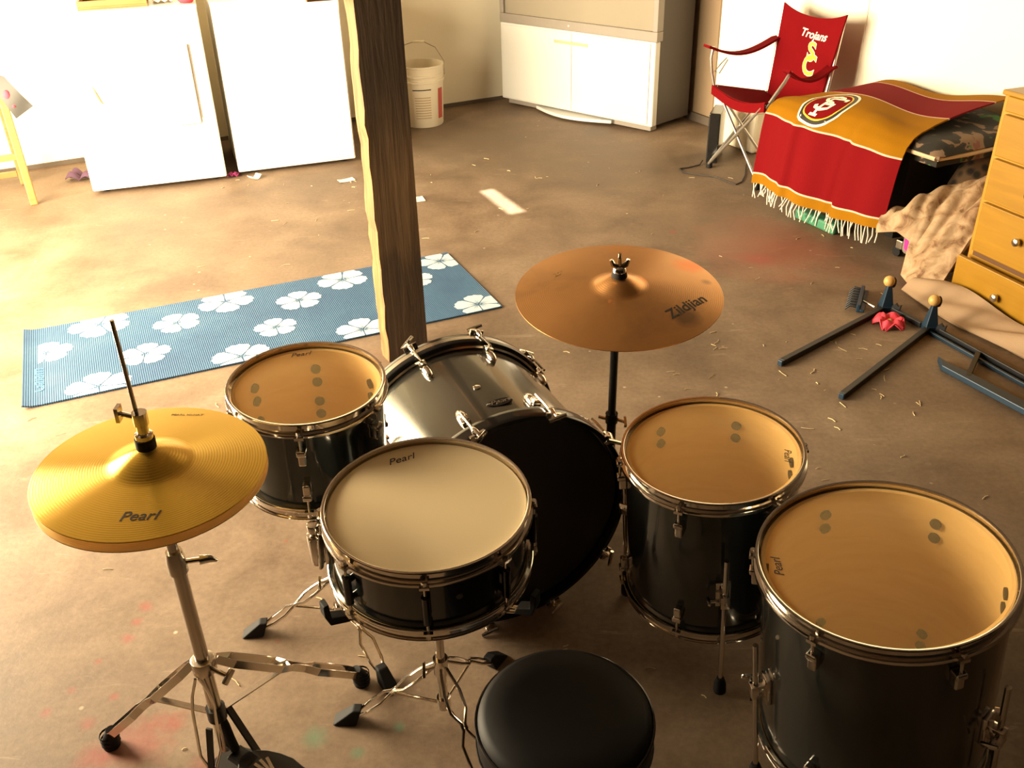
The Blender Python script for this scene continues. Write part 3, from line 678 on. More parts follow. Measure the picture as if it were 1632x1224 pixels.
def basket_stand(name, label, x, y, top_c, nrm, rim, legs, hubz, lowz, arms):
    t = thing(name, label, 'drum stand', (x, y, 0))
    q = qn(*nrm); bc = Vector(top_c) - Vector((x, y, 0))
    mb = MB(); zt = bc.z - 0.075
    mb.tube([(0, 0, lowz), (0, 0, zt)], 0.0095, 14); mb.tube([(0, 0, hubz - 0.02), (0, 0, hubz + 0.02)], 0.015, 14); mb.tube([(0, 0, lowz - 0.012), (0, 0, lowz + 0.016)], 0.014, 14)
    mb.tube([(0, 0, zt - 0.06), (0, 0, zt - 0.02)], 0.0135, 14)
    mb.build('column', M['chrome'], t)
    mb = MB(); a = math.radians(-60); dx, dy = math.cos(a), math.sin(a)
    mb.cyl((0, 0, zt - 0.04), (0.035 * dx, 0.035 * dy, zt - 0.04), 0.004, 8); mb.bar((0.035 * dx - 0.008, 0.035 * dy, zt - 0.052), (0.035 * dx + 0.008, 0.035 * dy, zt - 0.028), 0.006, 0.012)
    mb.build('wing_screw', M['chrome'], t, 0.002); mb = MB()
    a = math.radians(200); dx, dy = math.cos(a), math.sin(a)
    mb.cyl((0, 0, hubz), (0.032 * dx, 0.032 * dy, hubz), 0.004, 8); mb.bar((0.034 * dx, 0.034 * dy - 0.01, hubz - 0.012), (0.034 * dx, 0.034 * dy + 0.01, hubz + 0.012), 0.006, 0.011)
    mb.build('wing_screw', M['chrome'], t, 0.002)
    for az, r_ in legs:
        a = math.radians(az); d = Vector((math.cos(a), math.sin(a), 0))
        wire_leg(t, d * 0.014 + Vector((0, 0, hubz)), d * r_ + Vector((0, 0, 0.001)))
        mb = MB(); mb.cyl(d * 0.012 + Vector((0, 0, lowz)), d * (r_ * 0.5) + Vector((0, 0, hubz * 0.52)), 0.0032, 8); mb.build('strut', M['chrome'], t)
    for az in arms:
        a = math.radians(az); d = Vector((math.cos(a), math.sin(a), 0))
        tip = bc + (q @ (d * (rim + 0.012)))
        mb = MB()
        st = Vector((0, 0, zt))
        s_ = Vector((-d.y, d.x, 0))
        for sg in (-1, 1): mb.tube([st + s_ * sg * 0.006, st + d * rim * 0.45 + s_ * sg * 0.012 + Vector((0, 0, 0.012)), tip - d * 0.02 + Vector((0, 0, -0.032)) + s_ * sg * 0.006], 0.0036, 8)
        mb.tube([tip - d * 0.024 + Vector((0, 0, -0.034)), tip + d * 0.006 + Vector((0, 0, -0.022)), tip + d * 0.012 + Vector((0, 0, 0.012))], 0.005, 8)
        ar = mb.build('basket_arm', M['chrome'], t)
        mb = MB()
        Mx = Matrix((d, s_, Vector((0, 0, 1)))).transposed().to_4x4(); Mx.translation = tip
        mb.prism([(-0.026, -0.036), (0.010, -0.026), (0.018, -0.004), (0.018, 0.020), (0.008, 0.022), (0.006, -0.010), (-0.020, -0.020)], -0.011, 0.011, 0, T=Mx @ Matrix(((1, 0, 0, 0), (0, 0, 1, 0), (0, 1, 0, 0), (0, 0, 0, 1))))
        mb.build('rubber_grip', M['rubber'], ar, 0.002)
    return t
nS = qn(0.007, -0.046) @ Vector((0, 0, 1)); sb = SN - nS * 0.155
basket_stand('snare_stand', 'chrome snare stand with wire legs carrying the cream-headed snare drum', sb.x, sb.y, sb, (0.007, -0.046), 0.185, [(177, 0.205), (297, 0.205), (57, 0.19)], 0.165, 0.06, [212, 332, 92])
nT = qn(0.028, -0.035) @ Vector((0, 0, 1)); tb = Vector(tC) - nT * 0.225
basket_stand('tom_stand', 'chrome wire-legged stand holding the small tom behind the snare', tb.x, tb.y, tb, (0.028, -0.035), 0.157, [(186, 0.20), (304, 0.225), (66, 0.20)], 0.14, 0.05, [192, 282, 60])

# hi-hat
HX, HY = -0.577, 1.222
t = thing('hi_hat_stand', 'chrome hi-hat stand with flat tripod legs and black foot pedal', 'cymbal stand', (HX, HY, 0))
mb = MB(); mb.tube([(0, 0, 0.05), (0, 0, 0.50)], 0.0125, 18); mb.tube([(0, 0, 0.50), (0, 0, 0.525), (0, 0, 0.545)], [0.0165, 0.0165, 0.014], 18); mb.tube([(0, 0, 0.545), (0, 0, 0.672)], 0.0095, 16)
mb.tube([(0, 0, 0.672), (0, 0, 0.678)], 0.016, 16); mb.build('column', M['chrome_dull'], t)
mb = MB(); mb.cyl((0, 0, 0.52), (0.042, 0.012, 0.516), 0.0045, 8); mb.tube([(0.036, 0.010, 0.516), (0.052, 0.014, 0.515), (0.062, 0.017, 0.508)], [0.009, 0.007, 0.003], 10); mb.build('wing_bolt', M['chrome'], t)
mb = MB(); mb.tube([(0, 0, 0.672), (0, 0, 0.978)], 0.0034, 10); mb.build('pull_rod', M['chrome_dull'], t)
mb = MB(); mb.tube([(0, 0, 0.262), (0, 0, 0.292)], 0.022, 20); mb.cyl((0.015, -0.01, 0.277), (0.05, -0.025, 0.272), 0.005, 8); mb.bar((0.044, -0.036, 0.262), (0.056, -0.014, 0.278), 0.007, 0.014); mb.build('leg_collar', M['chrome_dull'], t, 0.002)
mb = MB(); mb.tube([(0, 0, 0.135), (0, 0, 0.165)], 0.018, 18); mb.build('lower_collar', M['black'], t)
def strap_leg(foot, kinks):
    foot = Vector(foot); h2 = Vector((foot.x, foot.y, 0)).normalized(); hub = h2 * 0.022 + Vector((0, 0, 0.277)); d = foot + Vector((0, 0, 0.03)) - hub; s_ = d.cross(Vector((0, 0, 1))).normalized(); up = s_.cross(d).normalized()
    mb = MB()
    for sg in (-1, 1):
        pts = [hub + d * a + s_ * sg * w for a, w in kinks]
        for a, b in zip(pts, pts[1:]): mb.bar(a, b, 0.0022, 0.016, up=tuple(up))
    lg = mb.build('leg', M['chrome'], t)
    mb = MB(); B = Vector((foot.x, foot.y, 0.001)); mb.tube([B, B + Vector((0, 0, 0.012)), B + Vector((0, 0, 0.030)) - h2 * 0.006, B + Vector((0, 0, 0.046)) - h2 * 0.012], [0.017, 0.0175, 0.0155, 0.0125], 14)
    for k_ in range(3): mb.lathe([(0.0175, 0.006 + k_ * 0.011), (0.019, 0.009 + k_ * 0.011), (0.0172, 0.012 + k_ * 0.011)], 14, T=Matrix.Translation((B.x, B.y, B.z)))
    mb.build('rubber_foot', M['rubber'], lg)
    mb = MB(); mb.bar(h2 * 0.018 + Vector((0, 0, 0.15)), hub + d * 0.46, 0.012, 0.003); mb.build('brace', M['chrome_dull'], t)
kk = [(0, 0.004), (0.10, 0.014), (0.40, 0.016), (0.50, 0.004), (0.58, 0.004), (0.66, 0.013), (0.92, 0.012), (1.0, 0.006)]
strap_leg((-0.252, 0.052, 0), kk); strap_leg((0.236, 0.196, 0), kk)
mb = MB(); sdir = Vector((0.9, 0.35, 0)).normalized(); fwd = Vector((-0.15, -0.3, 0)).normalized()
for sg in (-1, 1):
    mb.tube([Vector((0, 0, 0.262)) + fwd * 0.022 + sdir * sg * 0.003, Vector((0, 0, 0.225)) + fwd * 0.024 + sdir * sg * 0.014, Vector((0, 0, 0.19)) + fwd * 0.026 + sdir * sg * 0.019, Vector((0, 0, 0.075)) + fwd * 0.036 + sdir * sg * 0.019, Vector((0, 0, 0.035)) + fwd * 0.04 + sdir * sg * 0.006], 0.003, 8)
mb.build('stirrup', M['chrome'], t)
pd = Vector((math.cos(math.radians(-30)), math.sin(math.radians(-30)), 0)); ps = Vector((-pd.y, pd.x, 0))
mb = MB(); mb.prism([((pd * a + ps * b).x, (pd * a + ps * b).y) for a, b in ((-0.03, -0.03), (0.03, -0.045), (0.30, -0.04), (0.30, 0.04), (0.03, 0.045), (-0.03, 0.03))], 0.001, 0.008); mb.build('base_plate', M['black'], t)
mb = MB(); fpts = []
for i in range(24):
    a = 2 * PI * i / 24; fpts.append((0.155 + 0.115 * math.cos(a), 0.052 * math.sin(a) * (1.0 if math.cos(a) < 0 else 0.9)))
FT = Matrix((pd, ps, Vector((0, 0, 1)))).transposed().to_4x4()
FP = Matrix.Translation((0, 0, 0.05)) @ FT @ Matrix.Rotation(math.radians(8), 4, 'Y')
mb.prism(fpts, -0.004, 0.004, T=FP)
mb.box((0.045, 0, 0), (0.05, 0.035, 0.008), T=FP)
fb = mb.build('footboard', M['black'], t, 0.0015)
mb = MB()
for k_ in range(5):
    a = math.radians(-40 + 20 * k_); mb.bar(FP @ Vector((0.115 + 0.0, 0.0 + 0.004 * (k_ - 2), 0.0048)), FP @ Vector((0.115 - 0.042 * math.cos(a), 0.036 * math.sin(a), 0.0048)), 0.006, 0.0015)
vs_, fs_ = text_geo('Pearl', 0.034, 0.3, 0.0006, 0.0008); mb.add(vs_, fs_, 0, T=FP @ Matrix.Translation((0.165, -0.012, 0.0048)) @ rotz(-PI / 2))
mb.build('pedal_print', M['chrome_dull'], fb)
mb = MB(); mb.tube([(0.004, 0, 0.14), (0.012, -0.004, 0.11), (0.016, -0.006, 0.08), (0.022, -0.010, 0.055)], 0.009, 10); mb.build('drive_chain', M['rubber'], t)
mb = MB(); mb.bar((0.018, 0.012, 0.15), (0.060, 0.0, 0.03), 0.014, 0.005); mb.bar((-0.012, -0.022, 0.13), (-0.02, -0.05, 0.012), 0.012, 0.005); mb.build('pedal_frame', M['black'], t)

def cymbal_prof(R, bow, rb, hb, th=0.0016, inv=False):
    pr = []
    N = 16
    for i in range(N + 1):
        r = R - (R - rb) * i / N; pr.append((r, bow * (1 - (r / R) ** 1.7)))
    zb = pr[-1][1]
    for i in range(1, 9):
        a = i / 8; r = rb * (1 - a) + 0.006 * a; pr.append((r, zb + hb * math.sin(a * PI / 2) ** 1.15))
    top = pr; bot = [(r, z - th) for r, z in reversed(pr)]
    out = top + bot
    return [(r, -z) for r, z in out] if inv else out
c = thing('hi_hat_cymbal', 'bright yellow brass upper hi-hat cymbal with black lettering', 'cymbal', (HX, HY, 0.716), qn(0.044, -0.013), 'hi-hat cymbals')
mb = MB(); mb.lathe(cymbal_prof(0.179, 0.016, 0.064, 0.024), 128, closed=True); mb.build('cymbal_disc', M['hihat'], c)
def on_cymbal(body, az, r_, size, par, R, bow, rotx, mat='ink', shear=0.3, bold=0.0):
    vs_, fs_ = text_geo(body, size, shear, 0.00015, bold)
    a = math.radians(az); mb = MB(); out = []
    for v in vs_:
        p = Vector((r_ * math.cos(a), r_ * math.sin(a), 0)) + rotz(math.radians(rotx)) @ Vector((v.x, v.y, 0))
        rr_ = math.hypot(p.x, p.y); p.z = bow * (1 - (rr_ / R) ** 1.7) + 0.0004 + v.z; out.append(p)
    mb.add(out, fs_); mb.build('logo', M[mat], par)
on_cymbal('Pearl', -80, 0.130, 0.027, c, 0.179, 0.016, 6)
on_cymbal('PEARL HI-HAT', 84, 0.150, 0.0085, c, 0.179, 0.016, 2, 'gold_ink', 0.0)
mb = MB(); mb.tube([(0, 0, 0.0405), (0, 0, 0.058)], 0.0155, 18); mb.build('felt_washer', M['felt'], c)
mb = MB(); mb.tube([(0, 0, 0.058), (0, 0, 0.066), (0, 0, 0.068), (0, 0, 0.082), (0, 0, 0.084), (0, 0, 0.106)], [0.014, 0.014, 0.009, 0.009, 0.0115, 0.0115], 16)
mb.cyl((0, 0, 0.094), (-0.035, 0.012, 0.095), 0.0045, 10); mb.bar((-0.037, 0.012, 0.083), (-0.037, 0.012, 0.108), 0.006, 0.018, up=(0, 1, 0)); mb.build('clutch', M['chrome'], c, 0.0)
c = thing('hi_hat_cymbal', 'lower hi-hat cymbal, upside down right beneath the upper one on the stand', 'cymbal', (HX, HY, 0.698), qn(0.03, -0.02), 'hi-hat cymbals')
mb = MB(); mb.lathe([(r, z + 0.012 * 0) for r, z in cymbal_prof(0.179, 0.014, 0.045, 0.010, inv=True)], 128, closed=True); mb.build('cymbal_disc', M['hihat_under'], c)

# ride
RX, RY = 0.241, 1.883
t = thing('cymbal_stand', 'black straight cymbal stand rising between the bass drum and the floor tom', 'cymbal stand', (0.236, 1.886, 0))
mb = MB(); mb.tube([(0, 0, 0.05), (0, 0, 0.36)], 0.0115, 16); mb.tube([(0, 0, 0.35), (0, 0, 0.375)], 0.015, 16); mb.tube([(0, 0, 0.37), (0.002, -0.001, 0.70)], 0.0095, 16); mb.build('column', M['black_gloss'], t)
mb = MB(); mb.tube([(0.002, -0.001, 0.70), (0.005, -0.004, 0.785)], 0.0038, 10); mb.build('top_rod', M['chrome'], t)
mb = MB(); mb.cyl((0, 0, 0.362), (0.03, -0.02, 0.362), 0.004, 8); mb.bar((0.03, -0.03, 0.356), (0.03, -0.01, 0.368), 0.006, 0.012); mb.cyl((0, 0, 0.355), (-0.03, 0.01, 0.36), 0.004, 8); mb.build('wing_bolt', M['chrome'], t)
for az in (25, 100, -35):
    a = math.radians(az); d = Vector((math.cos(a), math.sin(a), 0)); r_ = 0.2 if az != -35 else 0.15
    mb = MB(); mb.bar(Vector((0, 0, 0.20)) + d * 0.012, d * r_ + Vector((0, 0, 0.02)), 0.014, 0.006); lg = mb.build('leg', M['black_gloss'], t)
    mb = MB(); mb.tube([d * r_ + Vector((0, 0, 0.001)), d * r_ + Vector((0, 0, 0.03))], [0.014, 0.012], 12); mb.build('rubber_foot', M['rubber'], lg)
c = thing('ride_cymbal', 'wide brown bronze ride cymbal with tarnish spots on the black stand', 'cymbal', (RX, RY, 0.690), qn(-0.007, -0.097))
mb = MB(); mb.lathe(cymbal_prof(0.229, 0.022, 0.058, 0.022), 128, closed=True); mb.build('cymbal_disc', M['ride'], c)
on_cymbal('Zildjian', -31, 0.158, 0.040, c, 0.229, 0.022, 40, 'ink', 0.2, 0.0004)
on_cymbal('20"', 150, 0.15, 0.02, c, 0.229, 0.022, 35, 'gold_ink')
mb = MB(); mb.tube([(0, 0, 0.0440), (0, 0, 0.056)], [0.018, 0.015], 16); mb.build('felt_washer', M['felt'], c)
mb = MB(); mb.tube([(0, 0, 0.056), (0, 0, 0.063), (0, 0, 0.068)], [0.015, 0.014, 0.008], 16)
for sg in (-1, 1): mb.tube([(0.004 * sg, 0, 0.066), (0.014 * sg, 0, 0.072), (0.019 * sg, 0.001, 0.084)], [0.006, 0.0065, 0.004], 8)
mb.tube([(0, 0, 0.066), (0, 0, 0.088)], 0.0045, 10)
mb.build('wing_nut', M['chrome'], c)

# throne
t = thing('drum_throne', 'round black drum stool seat in the dark foreground', 'stool', (0.07, 1.025, 0))
mb = MB(); R_ = 0.143
mb.lathe([(0, 0.365), (R_ * 0.6, 0.364), (R_ * 0.88, 0.360), (R_ * 0.965, 0.352), (R_, 0.338), (R_, 0.300), (R_ * 0.98, 0.292), (0, 0.290)], 64); st = mb.build('seat', M['vinyl'], t)
mb = MB(); mb.tube([(R_ * 1.0 * math.cos(2 * PI * k / 64), R_ * math.sin(2 * PI * k / 64), 0.343) for k in range(64)], 0.0026, 6, closed=True); mb.tube([(R_ * 1.0 * math.cos(2 * PI * k / 64), R_ * math.sin(2 * PI * k / 64), 0.296) for k in range(64)], 0.0026, 6, closed=True); mb.build('piping', M['black_gloss'], st)
mb = MB(); mb.tube([(0, 0, 0.07), (0, 0, 0.29)], 0.012, 14); mb.tube([(0, 0, 0.15), (0, 0, 0.19)], 0.018, 14); mb.build('post', M['black_gloss'], t)
for az in (100, 220, 340):
    a = math.radians(az); d = Vector((math.cos(a), math.sin(a), 0)); mb = MB(); mb.bar(d * 0.014 + Vector((0, 0, 0.17)), d * 0.15 + Vector((0, 0, 0.018)), 0.016, 0.006); lg = mb.build('leg', M['black_gloss'], t)
    mb = MB(); mb.tube([d * 0.15 + Vector((0, 0, 0.001)), d * 0.15 + Vector((0, 0, 0.026))], [0.014, 0.012], 12); mb.build('rubber_foot', M['rubber'], lg)

# ------------------------------------------------------------------ dryer and washing machine
def appliance(name, label, A, B, depth, h, door):
    A = Vector(A); B = Vector(B); w = (B - A).length; ang = math.atan2(B.y - A.y, B.x - A.x)
    t = thing(name, label, 'appliance', A, qz(ang))
    mb = MB(); mb.box((w / 2, depth / 2, h / 2 + 0.006), (w, depth, h - 0.028)); mb.build('cabinet', M['appliance'], t, 0.008)
    mb = MB(); mb.box((w / 2, depth / 2 - 0.004, h - 0.009), (w + 0.004, depth + 0.012, 0.018)); mb.build('top_panel', M['appliance'], t, 0.005)
    mb = MB(); mb.box((w / 2, depth - 0.05, h + 0.07), (w, 0.09, 0.14)); cp = mb.build('control_panel', M['appliance'], t, 0.012)
    for k in range(2):
        mb = MB(); mb.cyl((w * (0.3 + 0.4 * k), depth - 0.096, h + 0.075), (w * (0.3 + 0.4 * k), depth - 0.122, h + 0.075), 0.022, 18); mb.build('knob', M['seam'], cp)
    for sx_ in (0.06, w - 0.06):
        for sy in (0.07, depth - 0.07):
            mb = MB(); mb.cyl((sx_, sy, 0.0), (sx_, sy, 0.022), 0.02, 12); mb.build('foot', M['rubber'], t)
    if door:
        mb = MB(); x0, x1, z0, z1 = 0.075, 0.60, 0.318, 0.712
        mb.box(((x0 + x1) / 2, -0.007, (z0 + z1) / 2), (x1 - x0, 0.012, z1 - z0)); dr = mb.build('door', M['appliance'], t, 0.005)
        mb = MB(); mb.box((0.609, -0.0012, (z0 + z1) / 2 + 0.01), (0.004, 0.002, z1 - z0 - 0.03)); mb.box((x1 - 0.05, -0.0012, z0 - 0.004), (0.10, 0.002, 0.003)); mb.build('door_seam', M['seam'], dr)
        mb = MB(); mb.tube([(0.120, -0.0135, 0.545), (0.124, -0.0155, 0.520), (0.131, -0.0165, 0.495), (0.140, -0.0155, 0.472), (0.150, -0.0135, 0.460)], [0.004, 0.007, 0.008, 0.007, 0.004], 8); mb.build('handle', M['tan_handle'], dr)
    else:
        mb = MB(); mb.box((w / 2, -0.0035, h / 2 - 0.02), (w - 0.012, 0.006, h - 0.12)); mb.build('front_panel', M['appliance'], t, 0.003)
    return t
appliance('dryer', 'white front-door clothes dryer with small tan handle, left of the pair', (-2.151, 4.731, 0), (-1.504, 4.933, 0), 0.60, 0.892, True)
appliance('washing_machine', 'plain white washing machine right of the dryer, half behind the post', (-1.454, 4.993, 0), (-0.844, 5.199, 0), 0.60, 0.888, False)
# things on the dryer
aq = math.atan2(0.202, 0.647)
t = thing('wooden_tray', 'yellow wooden tray at the front of the dryer top', 'tray', (-2.035, 4.805, 0.8925), qz(aq))
mb = MB(); mb.box((0.16, 0.13, 0.006), (0.32, 0.26, 0.012)); mb.build('tray_base', M['oak'], t)
for nm, c_, d_ in (('front', (0.16, 0.006, 0.025), (0.32, 0.012, 0.026)), ('back', (0.16, 0.254, 0.025), (0.32, 0.012, 0.026)), ('left', (0.006, 0.13, 0.025), (0.012, 0.236, 0.026)), ('right', (0.314, 0.13, 0.025), (0.012, 0.236, 0.026))):
    mb = MB(); mb.box(c_, d_); mb.build('tray_side', M['oak'], t, 0.002)
mb = MB(rotz(aq)); mb.box((0.235, 0.13, 0.037), (0.14, 0.16, 0.046)); o = mb.build('box', M['tv_body'], None, 0.004); o.location = (-2.035, 4.805, 0.8935 + 0.002); tag(o, 'dark brown flat box lying in the wooden tray', 'box')
mb = MB(); mb.sheet(14, 10, lambda u, v: (u * 0.09, v * 0.18, 0.012 + 0.03 * math.sin(u * 3.14) * math.sin(v * 3.14) + 0.006 * math.sin(u * 17 + v * 9)), 0.006); o = mb.build('folded_cloth', M['paper'], None); o.location = (-1.72, 4.95, 0.8945); o.rotation_euler = (0, 0, aq); tag(o, 'white crumpled cloth on the dryer beside the tray', 'cloth')
mb = MB(); mb.lathe([(0, 0.0), (0.03, 0.0), (0.048, 0.022), (0.05, 0.03), (0.047, 0.03), (0.044, 0.022), (0.028, 0.005), (0, 0.004)], 24); o = mb.build('bowl', M['red_soft'], None); o.location = (-1.565, 4.985, 0.8925); tag(o, 'small red bowl near the right end of the dryer top', 'bowl')

# ------------------------------------------------------------------ bucket behind the post
t = thing('bucket', 'white plastic pail with wire handle against the back wall behind the post', 'bucket', (-0.515, 5.985, 0))
mb = MB(); mb.lathe([(0, 0.001), (0.120, 0.001), (0.125, 0.008), (0.137, 0.27), (0.143, 0.272), (0.143, 0.285), (0.138, 0.287), (0.139, 0.305), (0.144, 0.307), (0.144, 0.318), (0.139, 0.320), (0.142, 0.36), (0.146, 0.362), (0.146, 0.370), (0.138, 0.370), (0.132, 0.29), (0.12, 0.012), (0, 0.010)], 48); b_ = mb.build('pail', M['bucket'], t)
def label_patch(a0, a1, z0, z1, mat, name, par, gaps=0):
    mb = MB(); n = 10
    def patch(za, zb):
        vs_ = []
        for i in range(n + 1):
            a = math.radians(a0 + (a1 - a0) * i / n)
            for z in (za, zb):
                r_ = 0.125 + (0.137 - 0.125) * (z - 0.008) / 0.262 + 0.0008; vs_.append((r_ * math.cos(a), r_ * math.sin(a), z))
        mb.add(vs_, [(2 * i, 2 * i + 2, 2 * i + 3, 2 * i + 1) for i in range(n)], 0, True)
    if gaps:
        for k in range(gaps): patch(z0 + (z1 - z0) * k / gaps, z0 + (z1 - z0) * (k + 0.4) / gaps)
    else: patch(z0, z1)
    mb.build(name, M[mat], par)
label_patch(-38, -18, 0.05, 0.235, 'red_label', 'label', b_); label_patch(-105, -62, 0.06, 0.20, 'tan_print', 'printed_text', b_, 9); label_patch(-110, -60, 0.232, 0.238, 'ink', 'printed_line', b_)
mb = MB(); hp = [(-0.146, 0, 0.33), (-0.150, 0.005, 0.40), (-0.10, 0.01, 0.475), (-0.03, 0.012, 0.495), (0.03, 0.012, 0.495), (0.10, 0.01, 0.46), (0.150, 0.005, 0.38), (0.147, 0, 0.30)]; mb.tube(hp, 0.0028, 8); hd = mb.build('handle', M['wire'], t)
mb = MB(); mb.cyl((-0.035, 0.012, 0.495), (0.035, 0.012, 0.495), 0.008, 10); mb.build('grip', M['bucket'], hd)

# ------------------------------------------------------------------ television
A = Vector((-0.004, 6.44, 0)); B = Vector((0.885, 5.595, 0)); tw = (B - A).length; ta = math.atan2(B.y - A.y, B.x - A.x)
t = thing('projection_television', 'big silver rear-projection television standing across the corner', 'television', A, qz(ta))
foot_ = [(0.02, 0.035), (tw - 0.02, 0.035), (tw - 0.004, 0.38), (0.80, 0.50), (0.36, 0.46), (0.03, 0.09)]
mb = MB(); mb.prism(foot_, 0.035, 1.36); mb.build('body', M['tv_body'], t, 0.006)
mb = MB(); mb.box((tw / 2, 0.012, 0.285), (tw, 0.05, 0.485)); cab = mb.build('lower_cabinet', M['silver_plastic'], t, 0.008)
mb = MB(); mb.box((tw * 0.255, -0.0155, 0.285), (tw * 0.475, 0.007, 0.46)); mb.build('left_door', M['silver_plastic'], cab, 0.002)
mb = MB(); mb.box((tw * 0.735, -0.0155, 0.285), (tw * 0.475, 0.007, 0.46)); mb.build('right_door', M['silver_plastic'], cab, 0.002)
mb = MB(); mb.box((tw * 0.49, -0.0195, 0.458), (0.27, 0.004, 0.018)); mb.build('handle_slot', M['tan_print'], cab)
mb = MB()
for c_, d_ in (((tw / 2, 0.018, 0.555), (tw + 0.012, 0.06, 0.055)), ((tw / 2, 0.018, 1.335), (tw + 0.012, 0.06, 0.055)), ((0.012, 0.018, 0.945), (0.034, 0.06, 0.725)), ((tw - 0.012, 0.018, 0.945), (0.034, 0.06, 0.725))): mb.box(c_, d_)
mb.build('bezel', M['grey_plastic'], t, 0.004)
mb = MB(); mb.box((tw / 2, 0.012, 0.945), (tw - 0.058, 0.01, 0.725)); mb.build('screen', M['tv_screen'], t)
mb = MB(); mb.ball((tw * 0.47, -0.013, 0.556), 0.006, 10, 0, (1, 0.4, 1)); mb.build('indicator_light', M['paper'], t)
mb = MB(); arc = [(0.30 + 0.62 * i / 16, -0.085 * math.sin(PI * i / 16) - 0.008) for i in range(17)]; mb.prism(arc + [(0.92, 0.05), (0.30, 0.05)], 0.014, 0.034); mb.build('base_lip', M['silver_plastic'], t, 0.004)
mb = MB(); mb.box((tw / 2, 0.05, 0.022), (tw - 0.06, 0.06, 0.028)); mb.build('base_rail', M['grey_plastic'], t, 0.003)
for x_, y_ in ((0.10, 0.06), (0.62, -0.03), (tw - 0.08, 0.05), (tw - 0.10, 0.33)):
    mb = MB(); mb.cyl((x_, y_, 0.0), (x_, y_, 0.016), 0.016, 12); mb.build('foot', M['rubber'], t)
# hanging cord
mb = MB(); pw = [room(UR - 0.02, 1.02 + 0.010 * math.sin(z * 5), 1.25 - z) for z in [i * 0.075 for i in range(14)]]; pw += [room(UR - 0.02, 1.06, 0.255), room(UR - 0.022, 1.04, 0.215), room(UR - 0.02, 1.0, 0.235), room(UR - 0.02, 0.995, 0.29)]
mb.tube(pw, 0.004, 8); tag(mb.build('hanging_cord', M['cord_tan']), 'tan cord hanging down the brown wall board', 'cord')

# ------------------------------------------------------------------ red folding chair
cd = Vector((0.164, -0.376, 0)).normalized(); ca_ = math.atan2(cd.y, cd.x)
co_ = Vector((1.176, 4.736, 0))
t = thing('camping_chair', 'red folding camp chair with embroidered back against the sunlit wall', 'chair', co_, qz(ca_))
W2 = 0.205; DB = 0.34
FL, FR, BL, BR = (Vector((-W2, 0, 0)), Vector((W2, 0, 0)), Vector((-W2, DB, 0)), Vector((W2, DB, 0)))
tp = {'FL': Vector((-W2 - 0.005, 0.0, 0.425)), 'FR': Vector((W2 + 0.005, 0.0, 0.425)), 'BL': Vector((-W2, DB, 0.36)), 'BR': Vector((W2, DB, 0.36))}
ftz = Vector((0, 0, 0.02))
def tubepart(name, pts, r, mat): mb = MB(); mb.tube(pts, r, 10); return mb.build(name, M[mat], t)
off = 0.008
for a, b, yy in ((FL, 'FR', -off), (FR, 'FL', off)): tubepart('cross_tube', [a + ftz + Vector((0, yy, 0)), tp[b] + Vector((0, yy, 0))], 0.0075, 'alu')
for a, b, yy in ((BL, 'BR', -off), (BR, 'BL', off)): tubepart('cross_tube', [a + ftz + Vector((0, yy, 0)), tp[b] + Vector((0, yy, 0))], 0.0075, 'alu')
for a, b, xx in ((FL, 'BL', -off), (BL, 'FL', off), (FR, 'BR', off), (BR, 'FR', -off)): tubepart('cross_tube', [a + ftz + Vector((xx, 0, 0)), tp[b] + Vector((xx, 0, 0))], 0.0075, 'alu')
for p in (FL, FR, BL, BR):
    mb = MB(); mb.tube([p + Vector((0, 0, 0.001)), p + Vector((0, 0, 0.028)), p + Vector((0, 0, 0.035))], [0.017, 0.016, 0.010], 14); mb.build('foot_cap', M['rubber'], t)
for sg in (-1, 1):
    if sg < 0: tubepart('arm_post', [(sg * (W2 + 0.005), 0, 0.405), (sg * (W2 + 0.018), -0.02, 0.50), (sg * (W2 + 0.012), -0.035, 0.57), (sg * (W2 + 0.008), -0.03, 0.625)], 0.0085, 'alu')
    else: tubepart('arm_post', [(sg * (W2 + 0.005), 0, 0.405), (sg * (W2 + 0.012), 0.03, 0.45), (sg * (W2 + 0.016), 0.085, 0.52), (sg * (W2 + 0.012), 0.12, 0.565)], 0.0085, 'alu')
    tubepart('back_post', [(sg * (W2 + 0.008), DB, 0.33), (sg * (W2 + 0.016), DB + 0.03, 0.55), (sg * (W2 + 0.022), DB + 0.055, 0.775)], 0.0085, 'alu')
    def armfn(u, v, sg=sg):
        y0 = -0.07 if sg < 0 else 0.09
        y = y0 + (DB + 0.04 - y0) * u; z = (0.632 if sg < 0 else 0.572) - 0.055 * math.sin(PI * min(1, u * 1.05)) + (0.0 if sg < 0 else -0.01) * u
        return (sg * (W2 + 0.010) + (v - 0.5) * 0.055, y, z)
    mb = MB(); mb.sheet(16, 4, armfn, 0.012); mb.build('armrest', M['red_cloth'], t)
    if sg < 0:
        mb = MB(); mb.tube([(-W2 - 0.01, 0.06, 0.563), (-W2 - 0.03, 0.04, 0.53), (-W2 - 0.02, 0.0, 0.50), (-W2 - 0.008, 0.02, 0.49), (-W2, 0.06, 0.555)], 0.003, 6); mb.build('cup_loop', M['wire'], t)
def seatfn(u, v):
    x = (u - 0.5) * 2 * (W2 + 0.012); y = -0.012 + (DB - 0.005) * v
    s_ = 1 - (2 * u - 1) ** 2
    z = 0.435 - 0.07 * v - 0.065 * s_ * (0.55 + 0.6 * math.sin(PI * v))
    if v < 0.02: z -= 0.0
    return (x, y, z)
mb = MB(); mb.sheet(20, 16, seatfn, 0.006)
def frontflap(u, v):
    x, y, z = seatfn(u, 0); return (x, y - 0.004 + 0.004 * math.sin(u * 9), z - 0.045 * v)
mb.sheet(20, 3, frontflap, 0.005); mb.build('seat', M['red_cloth'], t)
